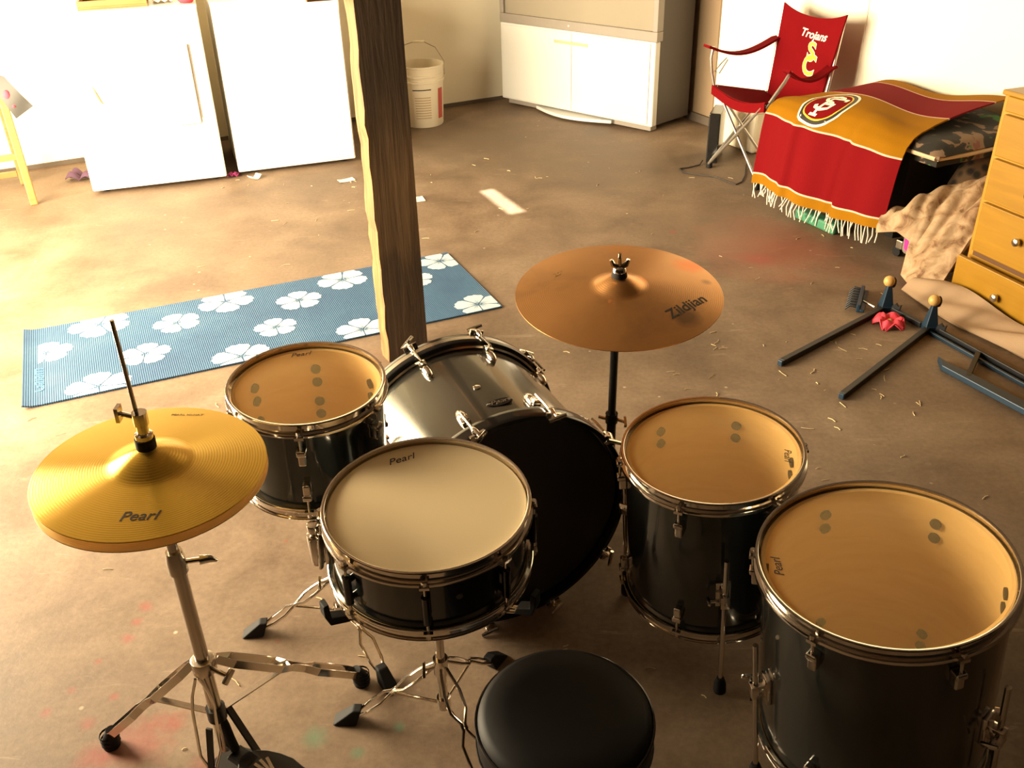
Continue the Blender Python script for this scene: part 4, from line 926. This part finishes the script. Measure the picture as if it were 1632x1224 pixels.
def backfn(u, v):
    hw = 0.195 + 0.035 * v; x = (u - 0.5) * 2 * hw + 0.02 * v; s_ = 1 - (2 * u - 1) ** 2
    z = 0.33 + (0.79 - 0.33 + 0.0) * v - 0.028 * s_ * v * v + 0.012 * abs(2 * u - 1) ** 3 * v
    y = DB - 0.012 + 0.058 * v + 0.03 * s_ * math.sin(PI * min(1, v * 1.1)) * 0.9
    return (x, y, z)
mb = MB(); mb.sheet(22, 22, backfn, 0.008); bk = mb.build('backrest', M['red_cloth'], t)
def on_back(vs_, fs_, cu, cv, mat, name, lift=0.006, rot=0.0):
    out = []
    for p in vs_:
        x = p.x * math.cos(rot) - p.y * math.sin(rot); y = p.x * math.sin(rot) + p.y * math.cos(rot)
        u = cu + x / 0.44; v = cv + y / 0.46; q_ = Vector(backfn(u, v)); q_.y -= lift + p.z * 0.5; out.append(q_)
    mb = MB(); mb.add(out, fs_); mb.build(name, M[mat], bk)
a, b = text_geo('Trojans', 0.062, 0.4, 0.0006, 0.0012); on_back(a, b, 0.56, 0.80, 'white_thread', 'script', rot=-0.05)
for body, dx, dy, sz in (('S', 0.0, 0.034, 0.135), ('C', 0.004, -0.034, 0.145)):
    a, b = text_geo(body, sz, 0, 0.0006, 0.006); on_back([p + Vector((dx, dy, 0)) for p in a], b, 0.57, 0.53, 'white_thread', 'monogram_border', 0.0060)
    a, b = text_geo(body, sz, 0, 0.0010, 0.002); on_back([p + Vector((dx, dy, 0)) for p in a], b, 0.57, 0.53, 'yellow_thread', 'monogram', 0.0075)

# black slim tower, cords, cream bin behind the chair
t = thing('slim_speaker', 'slim upright black speaker box on the floor beside the red chair', 'speaker', (1.085, 5.005, 0), qz(math.radians(-20)))
mb = MB(); mb.box((0.035, 0.10, 0.135), (0.062, 0.20, 0.268)); mb.build('cabinet', M['black_gloss'], t, 0.006)
mb = MB(); mb.box((0.035, 0.213, 0.13), (0.05, 0.022, 0.24)); mb.build('rear_cover', M['bluegrey'], t, 0.006)
mb = MB(); mb.tube([(1.07, 4.99, 0.02), (1.05, 4.96, 0.005), (0.98, 4.92, 0.004), (0.93, 4.905, 0.004), (0.94, 4.84, 0.004), (1.0, 4.80, 0.004), (1.09, 4.755, 0.004), (1.14, 4.67, 0.004), (1.17, 4.62, 0.004), (1.21, 4.66, 0.004), (1.25, 4.76, 0.004), (1.30, 4.95, 0.004)], 0.0032, 6)
tag(mb.build('speaker_cord', M['cord']), 'thin dark cord looping on the floor below the red chair', 'cord')
t = thing('storage_bin', 'cream plastic bin standing behind the legs of the red chair', 'bin', (1.368, 5.285, 0), qz(math.radians(-64)))
mb = MB(); b_ = MB()
mb.box((0, 0, 0.115), (0.28, 0.13, 0.225), taper=1.06); mb.build('bin_body', M['bucket'], t, 0.015)
mb = MB(); mb.box((0, 0, 0.236), (0.31, 0.155, 0.022)); mb.build('lid', M['bucket'], t, 0.006)

# ------------------------------------------------------------------ bed corner with towel
bo = Vector((1.237, 4.42, 0)); ba = math.atan2(-0.909, 0.417); bq = qz(ba)
t = thing('low_bed', 'low bed with dark printed bedding under the striped towel', 'bed', bo, bq)
mb = MB(); mb.box((0.46, 0.36, 0.222), (0.56, 0.42, 0.358)); mb.build('base', M['felt'], t, 0.01)  # black box filling in for the dark void below the bed
for x_, y_ in ((0.22, 0.20), (0.68, 0.20), (0.22, 0.52), (0.68, 0.52)):
    mb = MB(); mb.box((x_, y_, 0.022), (0.05, 0.05, 0.042)); mb.build('leg', M['black'], t)
def mattop(u, v):
    x = 0.19 + 0.78 * u; y = 0.05 + 0.555 * v
    e = min(1, min(u, 1 - u, v * 0.6, (1 - v) * 0.6 + 0.3) / 0.05)
    return x, y, e
mb = MB()
mb.sheet(30, 22, lambda u, v: (lambda x, y, e: (x, y, 0.443 + 0.033 * math.sqrt(max(0, e)) + 0.015 * v * u + 0.006 * math.sin(9 * x + 4 * y) * e))(*mattop(u, v)), 0.02)
mb.box((0.58, 0.33, 0.422), (0.74, 0.53, 0.040)); mb.build('mattress', M['print'], t, 0.0)
mb = MB(); mb.tube([(0.96, 0.055, 0.440), (0.97, 0.20, 0.440), (0.965, 0.40, 0.442), (0.955, 0.60, 0.444)], 0.010, 8); mb.tube([(0.20, 0.05, 0.440), (0.5, 0.048, 0.440), (0.955, 0.05, 0.440)], 0.010, 8); mb.build('piping', M['tan_print'], t)
def lerp(tab, s):
    for (a, pa), (b, pb) in zip(tab, tab[1:]):
        if s <= b:
            k = (s - a) / (b - a); return Vector(pa) + (Vector(pb) - Vector(pa)) * k
    return Vector(tab[-1][1])
TLEN = 0.98
ptab = [(0.0, (-0.055, 0.085)), (0.10, (-0.045, 0.185)), (0.22, (-0.030, 0.305)), (0.31, (-0.018, 0.395)), (0.38, (0.0, 0.462)), (0.43, (0.045, 0.508)), (0.50, (0.115, 0.532)), (0.65, (0.265, 0.540)), (0.80, (0.415, 0.535)), (0.98, (0.595, 0.532))]
def towel_pt(x, tt):
    p = lerp(ptab, tt); q1 = lerp(ptab, max(0, tt - 0.05)); q2 = lerp(ptab, min(TLEN, tt + 0.05)); p = (p + q1 + q2) / 3
    y, z = p.x, p.y
    k = x / 0.82
    top = max(0, min(1, (tt - 0.33) / 0.2))
    z += top * (-0.015 + 0.055 * k * k * max(0, (tt - 0.5) / 0.48) + 0.012 * math.sin(11 * x + 6 * tt) + 0.018 * math.exp(-((x - 0.62) / 0.07) ** 2) * math.sin(PI * min(1, top)))
    z -= top * 0.05 * max(0, 1 - x / 0.2) ** 2
    fr = 1 - top
    y += fr * (0.016 * math.exp(-((x - 0.50 - 0.1 * tt) / 0.022) ** 2) + 0.012 * math.sin(15 * x + 0.8) + 0.008 * math.sin(31 * x) - 0.02 * math.exp(-((x - 0.23) / 0.025) ** 2)) * (1.2 - tt)
    z += fr * (0.014 * math.sin(9 * x + 0.5) + 0.014 * k - 0.026 * (1 - k)) * (1 - tt / 0.33 if tt < 0.33 else 0)
    X = x + 0.03 * (1 - top) * (k - 0.35) - 0.02 * top * (1 - k) * 0 
    return Vector((X, y, z))
tt_ = thing('beach_towel', 'red and gold striped towel with oval crest and white fringe draped over the low bed', 'towel', bo, bq)
mb = MB(); mb.sheet(70, 80, lambda u, v: towel_pt(u * 0.82, v * TLEN), 0.006, uvfn=lambda u, v: (u * 0.82, v * TLEN)); tw_o = mb.build('towel_cloth', M['towel'], tt_)
mb = MB(); rr = random.Random(5)
for k in range(48):
    x = 0.01 + 0.80 * (k + rr.uniform(-0.3, 0.3)) / 47.5; x = min(max(x, 0.003), 0.815)
    p = towel_pt(x, 0.0); L_ = rr.uniform(0.045, 0.075); s1 = rr.uniform(-0.018, 0.018); s2 = rr.uniform(-0.02, 0.02)
    z_ = max(p.z - L_, 0.006)
    mb.tube([p + Vector((0, 0, 0.004)), p + Vector((s1, -0.004, -(p.z - z_) * 0.5)), Vector((p.x + s1 + s2, p.y - 0.006, z_)), ], [0.0022, 0.0026, 0.0022], 5)
mb.build('fringe', M['fringe'], tt_)
def on_towel(pts2, fs_, cx, ct, lift, mat, name, par=tw_o, th=0.0):
    out = []
    for p in pts2:
        x = cx + p[0]; s = ct + p[1]
        a = towel_pt(x, s); du = towel_pt(x + 0.004, s) - a; dv = towel_pt(x, s + 0.004) - a; n_ = du.cross(dv).normalized()
        out.append(a + n_ * (lift + (p[2] if len(p) > 2 else 0)))
    mb = MB(); mb.add(out, fs_, 0, True); return mb.build(name, M[mat], par)
def oval(rx, ry, lift, mat, name):
    pts = [(0, 0)]; fs_ = []; n = 40; rings = 8
    for q_ in range(1, rings + 1):
        for i in range(n):
            a = 2 * PI * i / n; e = 1.0 - 0.10 * abs(math.sin(a)) ** 3 * 0; pts.append((rx * q_ / rings * math.copysign(abs(math.cos(a)) ** 0.85, math.cos(a)), ry * q_ / rings * math.sin(a)))
    for i in range(n): fs_.append((0, 1 + i, 1 + (i + 1) % n))
    for q_ in range(rings - 1):
        for i in range(n): fs_.append((1 + q_ * n + i, 1 + (q_ + 1) * n + i, 1 + (q_ + 1) * n + (i + 1) % n, 1 + q_ * n + (i + 1) % n))
    on_towel(pts, fs_, 0.30, 0.47, lift, mat, name)
oval(0.125, 0.128, 0.0045, 'white_thread', 'crest_border'); oval(0.115, 0.117, 0.0052, 'ink', 'crest_band'); oval(0.100, 0.100, 0.0059, 'yellow_thread', 'crest_line'); oval(0.094, 0.093, 0.0066, 'red_cloth', 'crest_field')
def stroke(pts, w):
    d = []
    for (x0, y0), (x1, y1) in zip(pts, pts[1:]):
        n = max(1, int(math.hypot(x1 - x0, y1 - y0) / 0.006)); d += [(x0 + (x1 - x0) * k / n, y0 + (y1 - y0) * k / n) for k in range(n)]
    d.append(pts[-1]); vs = []; fs = []
    for i, p in enumerate(d):
        q0 = d[max(i - 1, 0)]; q1 = d[min(i + 1, len(d) - 1)]; tx, ty = q1[0] - q0[0], q1[1] - q0[1]; L = math.hypot(tx, ty) or 1
        vs += [(p[0] - ty / L * w / 2, p[1] + tx / L * w / 2), (p[0] + ty / L * w / 2, p[1] - tx / L * w / 2)]
    for i in range(len(d) - 1): fs.append((2 * i, 2 * i + 1, 2 * i + 3, 2 * i + 2))
    return vs, fs
S_ = [(0.034, 0.030), (0.028, 0.044), (0.0, 0.050), (-0.030, 0.043), (-0.038, 0.024), (-0.024, 0.006), (0.014, -0.004), (0.034, -0.020), (0.030, -0.040), (0.0, -0.050), (-0.032, -0.043), (-0.040, -0.028)]
for nm, dx, dy, lines in (('S', -0.004, 0.014, [S_]), ('F', 0.010, -0.012, [[(-0.022, -0.055), (-0.022, 0.055)], [(-0.022, 0.051), (0.050, 0.051), (0.050, 0.034)], [(-0.022, 0.006), (0.030, 0.006)], [(-0.042, -0.055), (-0.002, -0.055)]])):
    vs_ = []; fs_ = []
    for ln in lines:
        a, b = stroke([(x * 1.15 + dx, y * 1.15 + dy) for x, y in ln], 0.015); o_ = len(vs_); vs_ += a; fs_ += [tuple(q_ + o_ for q_ in f) for f in b]
    on_towel([(x, y, 0) for x, y in vs_], fs_, 0.30, 0.47, 0.0076 if nm == 'S' else 0.0080, 'white_thread', 'crest_letter')
mb = MB(); mb.box((0.43, 0.0, 0.024), (0.26, 0.06, 0.046)); o = mb.build('tray', M['green_plastic'], None, 0.01); o.location = bo; o.rotation_euler = (0, 0, ba); tag(o, 'green plastic tray just showing below the towel fringe', 'tray')
# dark mottled cushion beside the bed
mb = MB(); mb.ball((0, 0, 0), 1.0, 28, 0, (0.095, 0.15, 0.198)); o = mb.build('cushion', M['leopard'], None); o.location = bo + bq @ Vector((0.90, 0.385, 0.20)); o.rotation_euler = (0, 0, ba); tag(o, 'dark mottled fur cushion tucked under the end of the low bed', 'cushion')
# suitcase
t = thing('suitcase', 'grey suitcase with pink blots lying half under the tan bedspread', 'suitcase', bo + bq @ Vector((0.875, 0.01, 0)), bq)
mb = MB(); mb.box((0.14, 0.115, 0.095), (0.26, 0.19, 0.14)); mb.build('case_body', M['case'], t, 0.02)
for y_ in (0.04, 0.19):
    mb = MB(); mb.cyl((-0.016, y_ - 0.011, 0.022), (-0.016, y_ + 0.011, 0.022), 0.021, 18); mb.build('wheel', M['rubber'], t)
    mb = MB(); mb.box((-0.006, y_, 0.055), (0.034, 0.03, 0.04)); mb.build('wheel_housing', M['chrome_dull'], t, 0.005)
# bedspread heap
def spread(u, v):
    # u runs from the back ridge down to the floor toward the camera, v from the left tip to the right
    ridge = lerp([(0.0, (0.83, 0.02, 0.16)), (0.25, (0.90, 0.14, 0.27)), (0.5, (0.99, 0.24, 0.335)), (0.75, (1.09, 0.30, 0.37)), (1.0, (1.20, 0.33, 0.40))], v)
    low = lerp([(0.0, (0.83, -0.06, 0.115)), (0.22, (0.93, -0.055, 0.15)), (0.38, (1.0, -0.05, 0.13)), (0.5, (1.05, -0.12, 0.02)), (0.75, (1.14, -0.16, 0.012)), (1.0, (1.235, -0.13, 0.014))], v)
    mid = (ridge + low) / 2 + Vector((-0.01, -0.045, 0.075))
    p = ridge * (1 - u) ** 2 + mid * 2 * u * (1 - u) + low * u * u
    f = math.sin(PI * min(1, u * 1.1 + 0.1))
    p.z += f * (0.016 * math.sin(22 * v + 5 * u) + 0.010 * math.sin(41 * v - 7 * u + 1)); p.y += f * 0.012 * math.sin(18 * v + 9 * u)
    return p
mb = MB(); mb.sheet(40, 70, spread, 0.012); o = mb.build('bedspread', M['spread'], None); o.location = bo; o.rotation_mode = 'QUATERNION'; o.rotation_quaternion = bq; tag(o, 'tan mottled bedspread heaped beside the dresser', 'bedspread')

# ------------------------------------------------------------------ dresser and blanket
dA = Vector((1.714, 3.263, 0)); dq_a = math.atan2(-0.943, 0.332); dq = qz(dq_a)
t = thing('dresser', 'tall yellow wooden dresser of drawers at the right', 'dresser', dA, dq)
DW, DD, DH = 0.78, 0.42, 0.775
mb = MB(); mb.box((DW / 2, DD / 2 + 0.02, DH / 2 + 0.01), (DW, DD, DH - 0.02)); mb.build('carcass', M['dresser_edge'], t, 0.004)
mb = MB(); mb.box((DW / 2, DD / 2 + 0.018, DH - 0.008), (DW + 0.012, DD + 0.02, 0.018)); mb.build('top', M['dresser'], t, 0.005)
for zz0, zz1, pull in ((0.010, 0.175, 0.035), (0.197, 0.382, 0.0), (0.392, 0.543, 0.0), (0.553, 0.698, 0.0), (0.708, 0.760, 0.0)):
    mb = MB(); x0 = 0.004 if pull else 0.028
    mb.box((DW / 2 + x0 / 2, 0.012 - pull, (zz0 + zz1) / 2), (DW - x0, 0.02, zz1 - zz0)); 
    if pull: mb.box((DW / 2 + 0.02, 0.03, (zz0 + zz1) / 2 - 0.01), (DW - 0.08, 0.05, zz1 - zz0 - 0.03))
    dr = mb.build('drawer', M['dresser'], t, 0.004)
    for kx in (0.225, 0.56):
        mb = MB(); y_ = 0.002 - pull; zc = (zz0 + zz1) / 2; zc = 0.30 if abs(zz0 - 0.197) < 0.01 else zc
        mb.tube([(kx, y_ + 0.001, zc), (kx, y_ - 0.010, zc), (kx, y_ - 0.013, zc), (kx, y_ - 0.022, zc), (kx, y_ - 0.026, zc)], [0.007, 0.006, 0.014, 0.0145, 0.009], 16); mb.build('knob', M['knob'], dr)
mb = MB(); mb.box((DW / 2, 0.018, 0.186), (DW - 0.06, 0.012, 0.018)); mb.build('gap', M['gap_shade'], t)  # dark strip painted in for the shade between two drawers
def blk(u, v):
    x = -0.10 + 0.9 * u; e = math.sin(PI * v); y = -0.045 - (0.12 + 0.015 * math.sin(9 * x)) * v - 0.01
    z = 0.008 + 0.055 * (1 - v) ** 0.8 * (1 + 0.25 * math.sin(13 * x + 3 * v)) + 0.010 * math.sin(24 * x + 6 * v) * e
    return (x, y, max(0.006, z))
mb = MB(); mb.sheet(70, 20, blk, 0.010); o = mb.build('blanket', M['cream_fabric'], None); o.location = dA; o.rotation_mode = 'QUATERNION'; o.rotation_quaternion = dq; tag(o, 'cream rumpled blanket on the floor along the foot of the dresser', 'blanket')

# ------------------------------------------------------------------ blue steel stand
t = thing('steel_rack', 'blue and black steel rack with two yellow ball tips lying on the floor', 'rack')
U1 = Vector((1.405, 3.144, 0)); U2 = Vector((1.502, 2.973, 0)); E1 = Vector((0.914, 2.752, 0)); E2 = Vector((1.049, 2.528, 0)); RE = Vector((1.735, 2.40, 0)); zc = Vector((0, 0, 0.012))
for a, b in ((U1, E1), (U2, E2)):
    mb = MB(); d = (b - a).normalized(); mb.bar(a + zc, b + zc, 0.020, 0.022); pr = mb.build('prong', M['black_steel'], t, 0.002)
    mb = MB(); mb.bar(b + zc + d * 0.0005, b + zc + d * 0.012, 0.018, 0.020); mb.build('end_cap', M['blue_steel'], pr, 0.002)
    mb = MB(); mb.add([a + Vector(q_) for q_ in ((-0.022, -0.020, 0.022), (0.022, -0.020, 0.022), (0.022, 0.020, 0.022), (-0.022, 0.020, 0.022), (-0.008, -0.008, 0.105), (0.008, -0.008, 0.105), (0.008, 0.008, 0.105), (-0.008, 0.008, 0.105))], [(0, 3, 2, 1), (4, 5, 6, 7), (0, 1, 5, 4), (1, 2, 6, 5), (2, 3, 7, 6), (3, 0, 4, 7)])
    mb.box(a + Vector((0, 0, 0.013)), (0.046, 0.046, 0.024)); up = mb.build('upright', M['blue_steel'], t, 0.003)
    mb = MB(); mb.ball(a + Vector((-0.006, -0.004, 0.122)), 0.0205, 18); mb.build('ball_tip', M['ball'], up)
    mb = MB(); mb.ball(a + Vector((0.012, -0.002, 0.116)), 0.014, 14, 0, (0.7, 1, 1.5)); mb.build('tip_cap', M['black_steel'], up)
    mb = MB(); mb.prism([(0.02, 0.0), (0.05, 0.0), (0.055, 0.03), (0.045, 0.022), (0.035, 0.032), (0.025, 0.022)], -0.006, 0.006, T=Matrix.Translation(a + Vector((0, -0.005, 0.012))) @ Matrix.Rotation(math.radians(-45), 4, 'Z') @ Matrix.Rotation(PI / 2, 4, 'X')); mb.build('bracket', M['black_steel'], up)
mb = MB(); mb.bar(U1 + Vector((0.02, -0.02, 0.014)), U2 + Vector((-0.02, 0.02, 0.014)), 0.018, 0.02); mb.build('cross_bar', M['black_steel'], t, 0.002)
rd = (RE - U2).normalized(); rp = Vector((-rd.y, rd.x, 0))
mb = MB(); mb.bar(U2 + rd * 0.02 + rp * 0.012 + zc, RE + rp * 0.012 + zc, 0.012, 0.022); mb.build('rail', M['black_steel'], t, 0.002)
mb = MB(); mb.bar(U2 + rd * 0.02 - rp * 0.02 + Vector((0, 0, 0.008)), RE - rp * 0.02 + Vector((0, 0, 0.008)), 0.010, 0.014); mb.build('rail', M['blue_steel'], t, 0.002)
L1 = Vector((1.43, 2.705, 0)); L2 = Vector((1.64, 2.28, 0)); ld = (L2 - L1).normalized(); lp_ = Vector((-ld.y, ld.x, 0))
mb = MB(); mb.prism([((L1 + ld * a + lp_ * b).x, (L1 + ld * a + lp_ * b).y) for a, b in ((-0.03, 0.022), (0.02, -0.018), (0.47, -0.022), (0.47, 0.022), (0.10, 0.022), (0.02, 0.014))], 0.004, 0.026); mb.build('flat_bar', M['blue_steel'], t, 0.003)
ma = U2 + rd * 0.22; mc = L1 + ld * 0.11
mb = MB(); mb.bar(ma + Vector((0, 0, 0.014)), mc + Vector((0, 0, 0.018)), 0.016, 0.018); mb.build('cross_bar', M['black_steel'], t, 0.002)

# rake head and red flower
t = thing('rake_head', 'small black rake head with a row of teeth on the floor beyond the steel rack', 'rake', (1.335, 3.215, 0), qz(math.radians(66)))
mb = MB(); mb.box((0, 0, 0.018), (0.19, 0.014, 0.030)); mb.box((0, -0.014, 0.010), (0.19, 0.016, 0.012)); mb.build('backing', M['blue_steel'], t, 0.003)
for k in range(8):
    mb = MB(); x = -0.085 + 0.17 * k / 7; mb.tube([(x, 0.004, 0.020), (x, 0.030, 0.024), (x, 0.046, 0.006)], [0.006, 0.005, 0.003], 8); mb.build('tooth', M['black_steel'], t)
mb = MB(); mb.cyl((-0.02, -0.012, 0.018), (-0.045, -0.055, 0.012), 0.004, 8); mb.build('rod', M['alu'], t)
t = thing('cloth_flower', 'crumpled red cloth flower between the two prongs of the rack', 'flower', (1.378, 3.027, 0))
for k in range(5):
    a0 = k * 2 * PI / 5 + 0.3; mb = MB()
    def pet(u, v, a0=a0):
        r_ = 0.008 + 0.050 * u; w = (v - 0.5) * 0.055 * math.sin(PI * min(1, 0.15 + u * 0.75)); z = 0.006 + 0.022 * math.sin(PI * u) + 0.006 * math.sin(v * 9 + k)
        return (r_ * math.cos(a0) - w * math.sin(a0), r_ * math.sin(a0) + w * math.cos(a0), z)
    mb.sheet(8, 8, pet, 0.003); mb.build('petal', M['red_soft'], t)
mb = MB(); mb.ball((0, 0, 0.014), 0.011, 12); mb.build('flower_center', M['ball'], t)

# ------------------------------------------------------------------ wooden seat frame at the left edge
t = thing('folding_chair', 'wooden folding chair with grey cloth at the left edge by the dryer', 'chair', (-2.415, 4.62, 0), qz(math.radians(26)))
for x_, y_ in ((0.0, 0.0), (-0.42, 0.0), (-0.42, 0.40), (-0.03, 0.40)):
    mb = MB(); mb.bar((x_, y_, 0.0), (x_ - 0.006, y_, 0.60 if y_ < 0.1 else 0.85), 0.036, 0.030, up=(0, 1, 0)); mb.build('leg', M['oak'], t, 0.004)
for a, b in (((-0.018, 0, 0.25), (-0.402, 0, 0.25)), ((-0.42, 0.018, 0.12), (-0.42, 0.382, 0.12)), ((-0.05, 0.40, 0.06), (-0.402, 0.40, 0.06))):
    mb = MB(); mb.bar(a, b, 0.022, 0.03); mb.build('stretcher', M['oak'], t, 0.003)
mb = MB(); mb.box((-0.21, 0.20, 0.56), (0.42, 0.40, 0.03)); mb.build('seat', M['oak'], t, 0.006)
def flapfn(u, v):
    p = Vector((-0.06, 0.68)) * (1 - u) * (1 - v) + Vector((0.03, 0.635)) * u * (1 - v) + Vector((0.03, 0.44)) * (1 - u) * v + Vector((0.118, 0.485)) * u * v
    return (p.x, -0.03 + 0.012 * math.sin(6 * v + 2 * u), p.y)
mb = MB(); mb.sheet(10, 12, flapfn, 0.008); cl = mb.build('cloth_flap', M['grey_cloth'], t)
mb = MB(); mb.ball((0.020, -0.040, 0.555), 0.016, 12, 0, (1, 0.5, 1.4)); mb.ball((0.035, -0.042, 0.50), 0.009, 10, 0, (1, 0.5, 1)); mb.build('red_patch', M['red_soft'], cl)

# ------------------------------------------------------------------ litter on the floor
def scrap(name, x, y, w, l, rz, mat, label, cat, curl=0.003):
    mb = MB(); mb.sheet(6, 6, lambda u, v: ((u - 0.5) * w, (v - 0.5) * l, 0.002 + curl * (abs(2 * u - 1) ** 2)), 0.0012); o = mb.build(name, M[mat], None); o.location = (x, y, 0); o.rotation_euler = (0, 0, rz); tag(o, label, cat)
scrap('paper_card', -0.855, 4.867, 0.085, 0.05, 0.5, 'paper', 'white card on the floor in front of the washing machine beside the post', 'paper')
scrap('paper_scrap', -1.36, 4.94, 0.06, 0.045, 0.9, 'paper', 'crumpled white paper scrap at the left foot of the washing machine', 'paper', 0.02)
scrap('sun_fleck', -0.442, 4.534, 0.05, 0.075, 0.3, 'paper', 'small white sheet standing in for a sun fleck just right of the post', 'paper', 0.001)  # pale sheet takes the place of a tiny sun patch
mb = MB(); mb.sheet(12, 12, lambda u, v: ((u - 0.5) * 0.055, (v - 0.5) * 0.05, 0.006 + 0.02 * abs(math.sin(u * 7) * math.sin(v * 6 + 1))), 0.002); o = mb.build('candy_wrapper', M['pink'], None); o.location = (-1.486, 4.992, 0); tag(o, 'crumpled pink wrapper in the gap between dryer and washing machine', 'wrapper')
mb = MB(); mb.sheet(14, 12, lambda u, v: ((u - 0.5) * 0.13, (v - 0.5) * 0.09, 0.006 + 0.045 * abs(math.sin(u * 5 + 0.4) * math.sin(v * 4 + 0.5))), 0.004); o = mb.build('rag', M['purple'], None); o.location = (-2.33, 5.02, 0); tag(o, 'dark purple rag on the floor left of the dryer', 'rag')
mb = MB(); rr = random.Random(11)
for k in range(190):
    x = rr.uniform(-1.6, 1.5); y = rr.uniform(1.2, 5.2)
    if k < 60: x = rr.uniform(0.45, 1.3); y = rr.uniform(1.9, 3.0)
    if abs((Vector((x, y, 0)) - ym).dot(Vector((math.cos(t_a), math.sin(t_a), 0)))) < 0.88 and abs((Vector((x, y, 0)) - ym).dot(Vector((-math.sin(t_a), math.cos(t_a), 0)))) < 0.33: continue
    a = rr.uniform(0, PI); L_ = rr.uniform(0.008, 0.04); b = a + rr.uniform(-0.6, 0.6)
    p = Vector((x, y, 0.0016)); q1 = p + Vector((math.cos(a), math.sin(a), 0)) * L_ * 0.5; q2 = q1 + Vector((math.cos(b), math.sin(b), 0)) * L_ * 0.5
    mb.tube([p, q1 + Vector((0, 0, 0.001)), q2], rr.uniform(0.0007, 0.0016), 5)
tag(mb.build('straw_bits', M['straw']), 'scattered straw and wood bits over the concrete floor', 'straw', kind='stuff')
